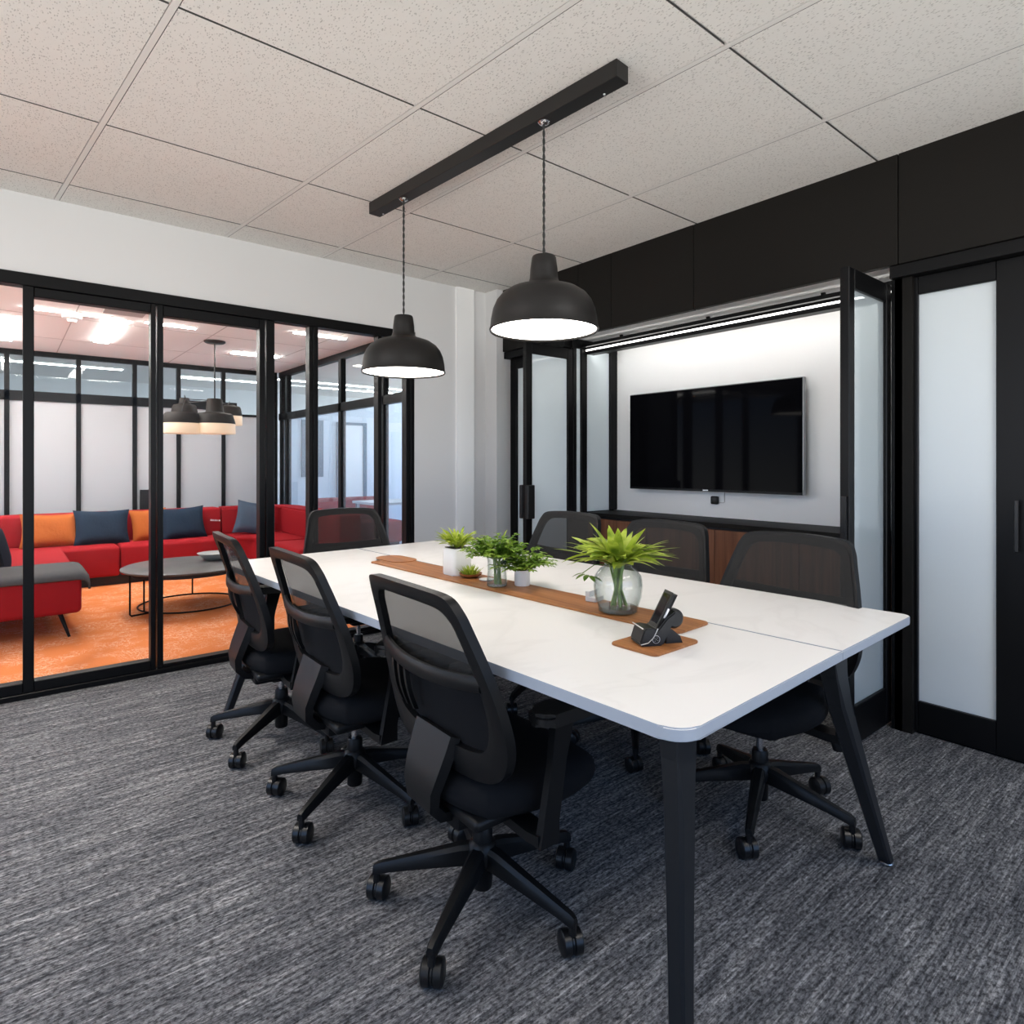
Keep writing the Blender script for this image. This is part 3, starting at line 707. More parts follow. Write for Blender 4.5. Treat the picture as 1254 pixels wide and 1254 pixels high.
# coffee table
t = thing('coffee_table', 'round grey coffee table on thin black wire frame', 'coffee table', (1.22, 5.85, 0))
bm = bmesh.new(); lathe(bm, [(0, 0.335), (0.485, 0.335), (0.50, 0.345), (0.50, 0.352), (0.49, 0.358), (0, 0.358)], n=72)
obj('tabletop', bm, M['table_grey'], t, True)
bm = bmesh.new(); lathe(bm, [(0.40, 0.30), (0.43, 0.30), (0.43, 0.335), (0.40, 0.335), (0.40, 0.30)], n=60)
obj('apron', bm, M['dark'], t, True)
def ring(bm, c, R, z, r, n=48):
    tube(bm, [(c[0]+R*math.cos(2*PI*k/n), c[1]+R*math.sin(2*PI*k/n), z) for k in range(n+1)], r, 6, False)
bm = bmesh.new(); ring(bm, (0.03, 0.1), 0.39, 0.008, 0.007); obj('base_ring', bm, M['black_metal'], t, True)
for a in (200, 75, 320):
    p = (0.03+0.39*math.cos(math.radians(a)), 0.1+0.39*math.sin(math.radians(a)))
    bm = bmesh.new(); tube(bm, [(p[0], p[1], 0.008), (p[0], p[1], 0.335)], 0.007, 8); obj('leg', bm, M['black_metal'], t, True)
bm = bmesh.new(); tube(bm, [(-0.30, -0.10, 0.008), (-0.44, -0.14, 0.008), (-0.45, -0.14, 0.02), (-0.45, -0.14, 0.335)], 0.007, 8); obj('side_strut', bm, M['black_metal'], t, True)
bm = bmesh.new(); lathe(bm, [(0, 0.004), (0.06, 0), (0.075, 0.006), (0.12, 0.04), (0.145, 0.062), (0.138, 0.063), (0.11, 0.042), (0.06, 0.014), (0, 0.012)], n=36)
o = obj('bowl', bm, M['bowl_grey'], None, True, (1.46, 5.98, 0.358)); tag(o, 'shallow white bowl on the grey coffee table', 'bowl')

# lounge pendant cluster
t = thing('pendant_cluster', 'cluster of bronze and frosted drum pendants over the lounge', 'pendant lamp', (1.647, 6.754, LH))
bm = bmesh.new(); lathe(bm, [(0, 0), (0.10, 0), (0.10, -0.012), (0.085, -0.022), (0.02, -0.024), (0, -0.024)], n=32); obj('canopy', bm, M['lamp_black'], t, True)
bm = bmesh.new(); tube(bm, [(0, 0, -0.02), (0, 0, -0.62)], 0.007, 8); obj('rod', bm, M['lamp_black'], t, True)
def drum(dx, dy, zb, R, neck):
    z0 = zb-LH
    bm = bmesh.new(); lathe(bm, [(0, z0+0.008), (R*0.985, z0), (R, z0+0.004), (R*0.98, z0+0.10), (R*0.96, z0+0.103)], (dx, dy, 0), 40)
    s = obj('shade', bm, M['warm_glow'], t, True); s['label'] = 'frosted glowing lower shade'
    bm = bmesh.new()
    pr_ = [(R*0.99, z0+0.10), (R*0.97, z0+0.125), (R*0.87, z0+0.19), (R*0.78, z0+0.205)]
    if neck: pr_ += [(R*0.45, z0+0.215), (R*0.42, z0+0.225), (R*0.37, z0+neck), (R*0.33, z0+neck+0.008), (0, z0+neck+0.01)]
    else: pr_ += [(0, z0+0.21)]
    lathe(bm, pr_, (dx, dy, 0), 40); obj('cap', bm, M['shade_bronze'], s, True)
    top = z0+(neck+0.01 if neck else 0.21)
    if dx or dy:
        bm = bmesh.new(); tube(bm, [(dx, dy, top-0.01), (dx, dy, top+0.025), (dx*0.9, dy*0.9, -0.60), (0, 0, -0.60)], 0.005, 6); obj('arm', bm, M['cord'], s)
drum(0, 0, 1.515, 0.195, 0.345)
drum(-0.293, 0.02, 1.51, 0.18, 0)
drum(-0.19, 0.42, 1.62, 0.13, 0.27)
drum(0.25, 0.416, 1.63, 0.13, 0.22)

# ------------------------------------------------------------------ pendants over the table
t = thing('ceiling_rail', 'long black ceiling rail carrying the two dome pendants', 'ceiling rail', (1.60, 2.235, H), math.radians(4.2))
obj('rail_body', BX(-0.034, 0.034, -0.815, 0.815, -0.062, 0, bev=0.002, seg=1), M['lamp_black'], t)
for y in (-0.72, 0.76):
    bm = bmesh.new(); lathe(bm, [(0, -0.066), (0.004, -0.066), (0.005, -0.062)], (0.02, y, 0), 10)
    obj('screw', bm, M['steel'], t)
def pendant(label, x, y, zr, R):
    p = thing('pendant_lamp', label, 'pendant lamp', (x, y, zr), group='black dome pendants over the table')
    s = R/0.21
    prof = [(0.210, 0.0), (0.2125, 0.006), (0.209, 0.014), (0.206, 0.045), (0.198, 0.085), (0.185, 0.115), (0.165, 0.140), (0.135, 0.160), (0.100, 0.172), (0.072, 0.180), (0.060, 0.190), (0.055, 0.205), (0.053, 0.24), (0.047, 0.285), (0.044, 0.291), (0.0, 0.292)]
    inn = [(0.0, 0.02), (0.20, 0.02), (0.204, 0.004), (0.210, 0.0)]
    bm = bmesh.new(); lathe(bm, [(r*s, z*s) for r, z in inn+prof[1:]], n=64); sh = obj('lamp_shade', bm, M['lamp_black'], p, True)
    bm = bmesh.new(); lathe(bm, [(0, 0.008*s), (0.2025*s, 0.008*s), (0.2025*s, 0.012*s), (0, 0.012*s)], n=64); obj('diffuser', bm, M['lamp_glow'], p, True)
    top = H-0.062-zr; z0 = 0.290*s
    bm = bmesh.new(); n = 60
    for ph in (0, PI):
        tube(bm, [(0.0028*math.cos(ph+k*0.9), 0.0028*math.sin(ph+k*0.9), z0+(top-z0)*k/n) for k in range(n+1)], 0.0030, 6)
    obj('cord', bm, M['cord'], p, True)
    bm = bmesh.new(); lathe(bm, [(0, top-0.010), (0.012, top-0.010), (0.020, top-0.004), (0.024, top), (0, top)], n=24); obj('ceiling_cup', bm, M['chrome'], p, True)
pendant('nearer black dome pendant hanging in front of the black wall', 1.630, 1.795, 1.733, 0.211)
pendant('farther black dome pendant hanging before the glass partition', 1.558, 2.765, 1.672, 0.208)

# ------------------------------------------------------------------ conference table
TCX, TCY, TR = 1.5075, 1.965, math.radians(2.6)
tab = thing('conference_table', 'white conference table with angled black legs', 'table', (TCX, TCY, 0), TR)
def W2L(x, y):
    dx, dy = x-TCX, y-TCY; c, s = math.cos(-TR), math.sin(-TR)
    return (c*dx-s*dy, s*dx+c*dy)
SEAM = 0.09
def shade_edges(o):
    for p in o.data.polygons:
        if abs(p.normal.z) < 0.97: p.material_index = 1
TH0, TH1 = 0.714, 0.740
bm = bmesh.new(); prism(bm, rrect(-0.635, SEAM-0.0012, -1.28, 1.28, 0.055, 8, (0, 1, 1, 0)), TH0, TH1, 0.003); shade_edges(obj('tabletop', bm, [M['tabletop'], M['edge_shade']], tab, True))
bm = bmesh.new(); prism(bm, rrect(SEAM+0.0012, 0.650, -1.28, 1.28, 0.022, 6, (1, 0, 0, 1)), TH0, TH1, 0.003); shade_edges(obj('tabletop', bm, [M['tabletop'], M['edge_shade']], tab, True))
bm = bmesh.new()
bxb(bm, -0.50, 0.26, -1.22, -1.17, 0.688, 0.714, bev=0.004); bxb(bm, -0.45, 0.30, 1.17, 1.22, 0.688, 0.714, bev=0.004)
bxb(bm, -0.16, -0.10, -1.18, 1.18, 0.680, 0.714, bev=0.004); bxb(bm, 0.14, 0.20, -1.18, 1.18, 0.680, 0.714, bev=0.004)
obj('under_frame', bm, M['black_metal'], tab)
def leg(top, foot, w0=0.072, w1=0.036, knee=0.80):
    tx, ty = W2L(*top); fx, fy = W2L(*foot); z0 = 0.700
    secs = []
    ax = Vector((fx-tx, fy-ty, -z0)).normalized()
    u = Vector((1, 0, 0)) if abs(fx-tx) >= 0 else None
    for f, wx, wy, ch in ((0, w0*1.15, w0*0.62, 0.08), (0.06, w0, w0*0.62, 0.12), (0.18, w0*0.86, w0*0.66, 0.28), (0.23, w0*0.80, w0*0.68, 0.30), (0.6, w0*0.66, w0*0.58, 0.30), (0.985, w1, w1, 0.30)):
        c = Vector((tx+(fx-tx)*f, ty+(fy-ty)*f, z0*(1-f)))
        # slight knee: the upper part stands steeper than the lower
        c.x += (fx-tx)*(-0.10*math.sin(min(f/0.23, 1)*PI/2)*(1-f))
        a, b = wx/2, wy/2; k = ch
        secs.append([c+Vector(p) for p in ((-a, -b*(1-k*2*0.5), 0), (-a*(1-k), -b, 0), (a*(1-k), -b, 0), (a, -b*(1-k), 0), (a, b*(1-k), 0), (a*(1-k), b, 0), (-a*(1-k), b, 0), (-a, b*(1-k), 0))])
    bm = bmesh.new(); sweep(bm, secs)
    o = obj('leg', bm, M['leg_metal'], tab)
    bm = bmesh.new(); lathe(bm, [(0, 0), (0.018, 0), (0.02, 0.004), (0.016, 0.010), (0, 0.012)], (fx, fy, 0), 16)
    obj('foot_glide', bm, M['steel'], o, True)
leg((1.008, 0.725), (0.985, 0.70), 0.066, 0.036)
leg((1.70, 0.735), (2.085, 0.742))
leg((1.06, 3.17), (0.835, 3.20))
leg((1.72, 3.17), (2.02, 3.22))

ZT = 0.7405
# runner board with rounded far end
def board(name, label, pts, z, th=0.006):
    cx = sum(p[0] for p in pts)/len(pts); cy_ = sum(p[1] for p in pts)/len(pts)
    bm = bmesh.new(); prism(bm, [(x-cx, y-cy_) for x, y in pts], 0, th, 0.0012)
    return tag(obj(name, bm, M['walnut_board'], None, True, (cx, cy_, z)), label, 'board')
def rot_rr(x0, x1, y0, y1, r, ang, c):
    return [(c[0]+(x*math.cos(ang)-y*math.sin(ang)), c[1]+(x*math.sin(ang)+y*math.cos(ang))) for x, y in rrect(x0, x1, y0, y1, r)]
board('table_runner', 'long walnut runner board along the middle of the white table', rot_rr(-0.088, 0.088, -0.85, 0.85, 0.022, math.radians(3.2), (1.495, 1.90)), ZT)
pts = rot_rr(-0.075, 0.068, -0.11, 0.13, 0.066, math.radians(3.2), (1.50, 2.72))
board('place_mat', 'rounded walnut mat overlapping the far end of the runner', pts, ZT+0.0062, 0.003)
board('phone_mat', 'small walnut mat under the black phone dock', rot_rr(-0.098, 0.098, -0.073, 0.073, 0.014, math.radians(1.5), (1.338, 1.035)), ZT)

# ------------------------------------------------------------------ plants and vessels on the table
ZR = ZT+0.0062
def blade(bm, base, ang, L, W, rise, droop, twist=0.0, n=7, cup=0.25):
    """arching leaf: starts at base, heads out along ang, rises then droops"""
    d = Vector((math.cos(ang), math.sin(ang), 0)); side = Vector((-math.sin(ang), math.cos(ang), 0))
    prev = None
    for k in range(n+1):
        s = k/n
        p = Vector(base)+d*(L*s*math.cos(rise*(1-0.25*s)))+Vector((0, 0, L*(s*math.sin(rise)-droop*s*s)))
        w = W*(math.sin(PI*min(1.0, 0.12+0.88*s))**0.8)*0.5 if k < n else 0.0005
        tw = side*math.cos(twist*s)+Vector((0, 0, 1))*math.sin(twist*s)
        l = bm.verts.new(p-tw*w+Vector((0, 0, cup*w))); c = bm.verts.new(p); r = bm.verts.new(p+tw*w+Vector((0, 0, cup*w)))
        if prev:
            bm.faces.new((prev[0], prev[1], c, l)); bm.faces.new((prev[1], prev[2], r, c))
        prev = (l, c, r)
def tuft(n, base_r, z, L, W, rise, droop, rng, zj=0.0):
    bm = bmesh.new()
    for k in range(n):
        a = 2*PI*k/n*2.618+rng.uniform(-0.2, 0.2); rr = base_r*rng.uniform(0.1, 1)
        blade(bm, (rr*math.cos(a), rr*math.sin(a), z+rng.uniform(0, zj)), a+rng.uniform(-0.4, 0.4), L*rng.uniform(0.65, 1.1), W*rng.uniform(0.7, 1.2), rise*rng.uniform(0.55, 1.25), droop*rng.uniform(0.5, 1.3), rng.uniform(-0.8, 0.8))
    return bm
def fern(n, base_r, z, L, rng, up=0.9, W=0.008, m=9, droop=0.35):
    """fronds with small leaflets"""
    bm = bmesh.new()
    for k in range(n):
        a = 2.399*k+rng.uniform(-0.3, 0.3); Lf = L*rng.uniform(0.6, 1.1); ri = up*rng.uniform(0.45, 1.25)
        b = Vector((base_r*rng.uniform(0, 1)*math.cos(a), base_r*rng.uniform(0, 1)*math.sin(a), z))
        d = Vector((math.cos(a), math.sin(a), 0)); side = Vector((-d.y, d.x, 0))
        P = [b+d*(Lf*s*math.cos(ri))+Vector((0, 0, Lf*(s*math.sin(ri)-droop*s*s))) for s in [q/m for q in range(m+1)]]
        tube(bm, P, 0.0011, 4)
        for q in range(2, m+1):
            s = q/m; ll = 0.030*(1-0.55*abs(s-0.5))*L/0.13
            for sg in (-1, 1):
                blade(bm, P[q], a+sg*rng.uniform(0.7, 1.2), ll, W, rng.uniform(-0.1, 0.6), 0.2, rng.uniform(-0.6, 0.6), 3)
        blade(bm, P[m], a, 0.025, W, 0.1, 0.3, 0, 3)
    return bm
def shell(bm, prof, wall, n=40):
    lathe(bm, prof+[(max(r-wall, 0), max(z, prof[0][1]+wall)) for r, z in reversed(prof)], n=n)

rng = random.Random(3)
t = thing('potted_plant', 'bushy green plant in a tall white pot, farthest on the runner', 'plant', (1.498, 2.20, ZR))
bm = bmesh.new(); prism(bm, rrect(-0.047, 0.047, -0.047, 0.047, 0.014), 0, 0.112, 0.004); obj('pot', bm, M['white_ceramic'], t, True)
obj('soil', BX(-0.038, 0.038, -0.038, 0.038, 0.112, 0.115), M['soil'], t)
obj('foliage', tuft(90, 0.035, 0.112, 0.105, 0.013, 0.95, 0.35, rng, 0.02), M['leaf_bright'], t, True)
t = thing('succulent_bowl', 'small green grass tuft in a low dish before the tall white pot', 'plant', (1.497, 2.10, ZR))
bm = bmesh.new(); lathe(bm, [(0, 0), (0.025, 0), (0.044, 0.010), (0.048, 0.018), (0.043, 0.017), (0.02, 0.006), (0, 0.006)], n=28); obj('dish', bm, M['walnut_board'], t, True)
obj('foliage', tuft(70, 0.03, 0.008, 0.045, 0.006, 1.25, 0.1, rng), M['leaf_bright'], t, True)
bm = bmesh.new(); lathe(bm, [(0, 0), (0.026, 0), (0.031, 0.005), (0.028, 0.006), (0, 0.003)], n=28)
o = obj('saucer', bm, M['white_ceramic'], None, True, (1.508, 2.005, ZR)); tag(o, 'tiny white saucer between the plants on the runner', 'saucer')
t = thing('glass_vase', 'short glass vase of green sprigs in the middle of the runner', 'vase', (1.468, 1.885, ZR))
bm = bmesh.new(); shell(bm, [(0, 0), (0.036, 0), (0.040, 0.004), (0.040, 0.02), (0.036, 0.06), (0.037, 0.10), (0.040, 0.115)], 0.003); obj('vase_body', bm, M['vase_glass'], t, True)
bm = bmesh.new()
for k in range(16):
    a = rng.uniform(0, 2*PI); r0 = rng.uniform(0.003, 0.028); r1 = rng.uniform(0.004, 0.03)
    tube(bm, [(r0*math.cos(a), r0*math.sin(a), 0.008), (r1*math.cos(a+2), r1*math.sin(a+2), 0.125)], 0.0022, 5)
obj('stems', bm, M['stem'], t, True)
obj('foliage', fern(70, 0.022, 0.105, 0.135, rng, 1.0, 0.013, 8, 0.30), M['leaf_mid'], t, True)
bm = bmesh.new(); blade(bm, (0.02, 0.0, 0.16), 0.2, 0.06, 0.008, 1.2, 0.05, 0.5); tube(bm, [(0.0, 0, 0.11), (0.02, 0, 0.16)], 0.002, 5)
obj('tall_sprig', bm, M['leaf_bright'], t, True)
t = thing('potted_plant', 'small fern in a short white pot beside the glass vase of sprigs', 'plant', (1.553, 1.835, ZR))
bm = bmesh.new(); lathe(bm, [(0, 0), (0.028, 0), (0.030, 0.003), (0.030, 0.060), (0.027, 0.060), (0.027, 0.052), (0, 0.052)], n=32); obj('pot', bm, M['white_ceramic'], t, True)
bm = bmesh.new(); lathe(bm, [(0, 0.053), (0.0265, 0.053)], n=24); obj('soil', bm, M['soil'], t)
obj('foliage', fern(48, 0.015, 0.055, 0.145, rng, 1.1, 0.011, 8, 0.35), M['leaf_mid'], t, True)

t = thing('flower_vase', 'large rounded glass vase of broad bright green leaves', 'vase', (1.512, 1.315, ZR))
bm = bmesh.new(); shell(bm, [(0, 0), (0.056, 0), (0.062, 0.005), (0.064, 0.02), (0.074, 0.05), (0.078, 0.085), (0.073, 0.115), (0.058, 0.136), (0.045, 0.145), (0.043, 0.152)], 0.0035, 48); obj('vase_body', bm, M['vase_glass'], t, True)
bm = bmesh.new(); lathe(bm, [(0, 0.004), (0.057, 0.004), (0.06, 0.018), (0, 0.018)], n=40); obj('glass_base', bm, M['vase_glass'], t, True)
bm = bmesh.new()
for k in range(18):
    a = rng.uniform(0, 2*PI); r0 = rng.uniform(0.004, 0.03); r1 = rng.uniform(0.006, 0.034)
    tube(bm, [(r0*math.cos(a), r0*math.sin(a), 0.02), (r0*0.4*math.cos(a), r0*0.4*math.sin(a), 0.07), (r1*math.cos(a+0.8), r1*math.sin(a+0.8), 0.155)], rng.uniform(0.002, 0.0045), 6)
obj('stems', bm, M['stem'], t, True)
bm = tuft(66, 0.03, 0.145, 0.165, 0.032, 0.62, 0.36, rng, 0.03)
for k in range(14):
    a = rng.uniform(0, 2*PI); blade(bm, (0.012*math.cos(a), 0.012*math.sin(a), 0.14), a, rng.uniform(0.12, 0.16), 0.034, rng.uniform(1.15, 1.5), 0.08, rng.uniform(-0.5, 0.5))
for k in range(26):
    a = rng.uniform(0, 2*PI); blade(bm, (0.02*math.cos(a), 0.02*math.sin(a), 0.15), a, rng.uniform(0.16, 0.20), 0.013, rng.uniform(0.35, 0.8), rng.uniform(0.15, 0.35), rng.uniform(-0.5, 0.5))
obj('foliage', bm, M['leaf_bright'], t, True)
bm = bmesh.new()
for k in range(6): blade(bm, (0.03, 0.02, 0.07+0.004*k), k*1.05, 0.02, 0.012, 0.4, 0.2, 0, 4)
for k in range(5): blade(bm, (-0.10+0.012*k, 0.06, 0.125-0.004*k), 2.2+k*0.7, 0.035, 0.018, -0.2, 0.2, 0, 4)
tube(bm, [(-0.02, 0.02, 0.15), (-0.06, 0.045, 0.15), (-0.10, 0.06, 0.125)], 0.0015, 5)
tube(bm, [(0.01, 0.01, 0.15), (0.025, 0.018, 0.11), (0.03, 0.02, 0.075)], 0.0015, 5)
obj('hanging_sprig', bm, M['leaf_dark'], t, True)
t = thing('card_holder', 'small white block behind the large glass vase', 'block', (1.575, 1.475, ZR), math.radians(15))
bm = bmesh.new(); bxb(bm, -0.03, 0.03, -0.02, 0.02, 0, 0.016, bev=0.002); bxb(bm, -0.03, 0.03, 0.004, 0.02, 0.016, 0.035, bev=0.002); obj('block_body', bm, M['white_plastic'], t)

# phone dock on its mat; built along local -x facing the camera side
t = thing('phone_dock', 'black desk dock standing on the small walnut mat', 'phone dock', (1.325, 1.030, ZR), math.radians(-28))
def slab(bm, c, u, v, nrm, hu, hv, ht, bev):
    vs_ = bxb(bm, -hu, hu, -hv, hv, -ht, ht)
    M4 = Matrix((u, v, nrm)).transposed()
    for q in vs_: q.co = M4 @ q.co + Vector(c)
    es = list({e for q in vs_ for e in q.link_edges})
    bmesh.ops.bevel(bm, geom=es, offset=bev, segments=3, affect='EDGES')
th = math.radians(62)
U = Vector((0, 1, 0)).normalized(); V = Vector((math.cos(th), 0, math.sin(th))); Nn = U.cross(V)
# wedge shaped body: side profile in x,z
bm = bmesh.new()
prof = [(-0.048, 0.0), (0.012, 0.0), (0.052, 0.078), (0.047, 0.088), (0.022, 0.070), (-0.002, 0.042), (-0.030, 0.048), (-0.040, 0.044), (-0.052, 0.008)]
sweep(bm, [[(x, y, z) for x, z in prof] for y in (-0.034, 0.034)])
bmesh.ops.recalc_face_normals(bm, faces=bm.faces[:])
bmesh.ops.bevel(bm, geom=[e for e in bm.edges], offset=0.0035, segments=2, affect='EDGES')
obj('dock_body', bm, M['phone'], t, True)
bm = bmesh.new(); tube(bm, [(-0.050, -0.0345, 0.006), (-0.030, -0.0352, 0.010), (-0.016, -0.0352, 0.022), (-0.008, -0.0352, 0.036), (-0.003, -0.035, 0.046)], 0.0012, 6)
tube(bm, [(-0.044, -0.034, 0.047), (-0.044, 0.034, 0.047)], 0.0014, 6)
obj('silver_trim', bm, M['silver'], t, True)
bm = bmesh.new()
for R_ in (0.010,):
    tube(bm, [(-0.008+R_*math.cos(a), -0.0352, 0.018+R_*1.0*math.sin(a)) for a in [2*PI*k/24 for k in range(25)]], 0.0006, 5)
for dx, dz in ((-0.004, 0.003), (0.003, 0.004), (-0.003, -0.004), (0.004, -0.003), (0, 0)):
    lathe(bm, [(0, -0.0008), (0.0018, 0), (0, 0.0008)], (-0.008+dx, -0.0352, 0.018+dz), 8)
obj('emblem', bm, M['silver'], t, True)
bm = bmesh.new(); sweep(bm, [[(x, y, z) for x, z in ((0.028, 0.0), (0.075, 0.0), (0.068, 0.018), (0.046, 0.036), (0.034, 0.040))] for y in (-0.016, 0.016)]); obj('rear_foot', bm, M['phone'], t, True)
bm = bmesh.new(); lathe(bm, [(0, -0.012), (0.020, -0.012), (0.026, -0.006), (0.026, 0.006), (0.020, 0.012), (0, 0.012)], n=28)
bmesh.ops.rotate(bm, verts=bm.verts[:], cent=(0, 0, 0), matrix=Matrix.Rotation(PI/2, 3, 'X')); bmesh.ops.translate(bm, verts=bm.verts[:], vec=(0.056, 0, 0.062))
obj('side_disc', bm, M['phone'], t, True)
t = thing('cordless_handset', 'slim black handset leaning in the dock', 'phone', (1.325, 1.030, ZR), math.radians(-28))
bm = bmesh.new(); slab(bm, (0.027, 0, 0.087), U, V, Nn, 0.021, 0.046, 0.007, 0.004); obj('handset_body', bm, M['phone'], t, True)
bm = bmesh.new(); slab(bm, Vector((0.027, 0, 0.087))+Nn*0.0074*(-1 if Nn.x > 0 else 1), U, V, Nn, 0.0175, 0.041, 0.0006, 0.0004); obj('handset_screen', bm, M['phone_glass'], t)
bm = bmesh.new(); slab(bm, (0.027, -0.0215, 0.080), V, Vector((0, 0, 1)).cross(V).normalized(), V.cross(Vector((0, 0, 1)).cross(V).normalized()), 0.014, 0.0016, 0.003, 0.001); obj('side_key', bm, M['silver'], t)

# ------------------------------------------------------------------ office chairs (face local +x)
def catmull(P, sub=4):
    n = len(P); out = []
    for i in range(n):
        p0, p1, p2, p3 = (Vector(P[(i+k-1) % n]) for k in range(4))
        for s in range(sub):
            q = s/sub
            out.append(0.5*((2*p1)+(p2-p0)*q+(2*p0-5*p1+4*p2-p3)*q*q+(3*p1-p0-3*p2+p3)*q**3))
    return out
def xb(y, z):
    s = (z-0.455)/0.465
    return -0.132-0.075*s-0.045*s*s+0.42*y*y
OUT = [(0, .445), (.165, .448), (.246, .478), (.280, .55), (.277, .64), (.256, .74), (.232, .83), (.217, .878), (.187, .912), (.10, .921)]
INN = [(0, .514), (.135, .516), (.200, .534), (.226, .585), (.228, .66), (.215, .74), (.195, .82), (.182, .852), (.153, .876), (.09, .884)]
def closed(h): return h+[(0, h[-1][1]+0.002)]+[(-y, z) for y, z in reversed(h[1:])]
def rows(half, z0=None, z1=None):
    pts = catmull(closed(half), 4); n = len(pts)
    r = [p for p in pts[:n//2+1]]
    return [(p.x, p.y) for p in r]
def make_chair():
    t = thing('office_chair', 'tmp', 'chair', group='black mesh office chairs round the table')
    up = []
    # base
    bm = bmesh.new()
    lathe(bm, [(0, 0.050), (0.024, 0.050), (0.027, 0.054), (0.028, 0.115), (0.040, 0.125), (0.043, 0.150), (0.036, 0.175), (0.028, 0.182), (0.027, 0.214), (0.023, 0.222), (0, 0.222)], n=24)
    obj('base_hub', bm, M['black_plastic'], t, True)
    base = []
    for k in range(5):
        a = math.radians(72*k); d = Vector((math.cos(a), math.sin(a), 0)); s = Vector((-d.y, d.x, 0)); z = Vector((0, 0, 1))
        secs = []
        for r, zt, zb, w in ((0.02, 0.172, 0.118, 0.040), (0.06, 0.168, 0.116, 0.042), (0.16, 0.142, 0.103, 0.035), (0.26, 0.116, 0.088, 0.028), (0.292, 0.108, 0.080, 0.026), (0.305, 0.100, 0.078, 0.020)):
            c = d*r; h = w/2
            secs.append([c+s*-h+z*zb, c+s*h+z*zb, c+s*h+z*(zt-0.010), c+s*(h*0.55)+z*zt, c+s*(-h*0.55)+z*zt, c+s*-h+z*(zt-0.010)])
        bm = bmesh.new(); sweep(bm, secs)
        base.append(obj('base_arm', bm, M['black_plastic'], t, True))
        cs = bmesh.new()
        c = d*0.296
        lathe(cs, [(0, 0.085), (0.010, 0.085), (0.010, 0.056), (0, 0.056)], (c.x, c.y, 0), 12)
        ca = a+math.radians((37, -60, 80, 15, -35)[k]); ax = Vector((-math.sin(ca), math.cos(ca), 0)); fw = Vector((math.cos(ca), math.sin(ca), 0)); c = c-fw*0.012
        for w0, w1, R in ((-0.027, -0.0015, 0.031), (0.0015, 0.027, 0.031), (-0.006, 0.006, 0.027)):
            prof = [(w0, 0), (w0, R-0.006), (w0+0.004, R), (w1-0.004, R), (w1, R-0.006), (w1, 0)]
            rings = []
            for q, r in prof:
                rings.append([cs.verts.new(c+ax*q+fw*(r*math.cos(b))+Vector((0, 0, 0.031+r*math.sin(b)))) for b in [2*PI*j/20 for j in range(20)]] if r > 0 else [cs.verts.new(c+ax*q+Vector((0, 0, 0.031)))])
            for A, B in zip(rings, rings[1:]):
                for j in range(20):
                    i2 = (j+1) % 20
                    if len(A) == 1: cs.faces.new((A[0], B[i2], B[j]))
                    elif len(B) == 1: cs.faces.new((A[j], A[i2], B[0]))
                    else: cs.faces.new((A[j], A[i2], B[i2], B[j]))
        base.append(obj('caster', cs, M['caster'], t, True))
    bm = bmesh.new(); lathe(bm, [(0, 0.15), (0.0125, 0.15), (0.0125, 0.30), (0, 0.30)], n=18); obj('gas_lift', bm, M['chrome'], t, True)
    # mechanism
    bm = bmesh.new(); bxb(bm, -0.13, 0.10, -0.075, 0.075, 0.275, 0.345, bev=0.014); bxb(bm, -0.05, 0.05, -0.045, 0.045, 0.262, 0.28, bev=0.008)
    up.append(obj('tilt_mechanism', bm, M['black_plastic'], t, True))
    bm = bmesh.new(); tube(bm, [(-0.02, 0.06, 0.30), (-0.03, 0.20, 0.295), (-0.035, 0.24, 0.288)], 0.006, 8); lathe(bm, [(0, -0.026), (0.015, -0.022), (0.02, 0), (0.015, 0.022), (0, 0.026)], (-0.037, 0.25, 0.286), 16)
    up.append(obj('height_lever', bm, M['black_soft'], t, True))
    bm = bmesh.new(); bxb(bm, -0.14, 0.19, -0.17, 0.17, 0.318, 0.350, bev=0.012, seg=3); up.append(obj('seat_pan', bm, M['black_plastic'], t, True))
    # seat cushion: rounded, waterfall front
    bm = bmesh.new(); N = 22
    top = {}; bot = {}
    for i in range(N+1):
        for j in range(N+1):
            u = math.sin(PI/2*(-1+2*i/N)); v = math.sin(PI/2*(-1+2*j/N))
            # squircle map
            su = u*math.sqrt(1-0.42*v*v); sv = v*math.sqrt(1-0.42*u*u)
            x = 0.066+0.234*su; y = 0.258*sv*(1-0.05*(1-su))
            e = max(abs(u), abs(v)); rr = (1-e**5)
            z = 0.392+0.056*rr**0.42-0.012*(1-sv*sv)-(0.030*max(0, su-0.45)**1.2/0.5)
            top[i, j] = bm.verts.new((x, y, z))
            bot[i, j] = top[i, j] if (i in (0, N) or j in (0, N)) else bm.verts.new((x, y, 0.392-0.062*rr**0.42-(0.012*max(0, su-0.45))))
    for i in range(N):
        for j in range(N):
            bm.faces.new((top[i, j], top[i+1, j], top[i+1, j+1], top[i, j+1]))
            try: bm.faces.new((bot[i, j], bot[i, j+1], bot[i+1, j+1], bot[i+1, j]))
            except ValueError: pass
    up.append(obj('seat', bm, M['black_fabric'], t, True))
    # back frame
    o = catmull(closed(OUT), 5); n_ = catmull(closed(INN), 5); n = len(o)
    bm = bmesh.new()
    def ringv(P, off, dy=1.0): return [bm.verts.new((xb(p.x, p.y)+off, p.x*dy, p.y)) for p in P]
    ob, of = ringv(o, -0.014), ringv(o, 0.012); ib, if_ = ringv(n_, -0.009), ringv(n_, 0.010)
    mid = [(a+b)/2 for a, b in zip(o, n_)]; mb = ringv(mid, -0.019)
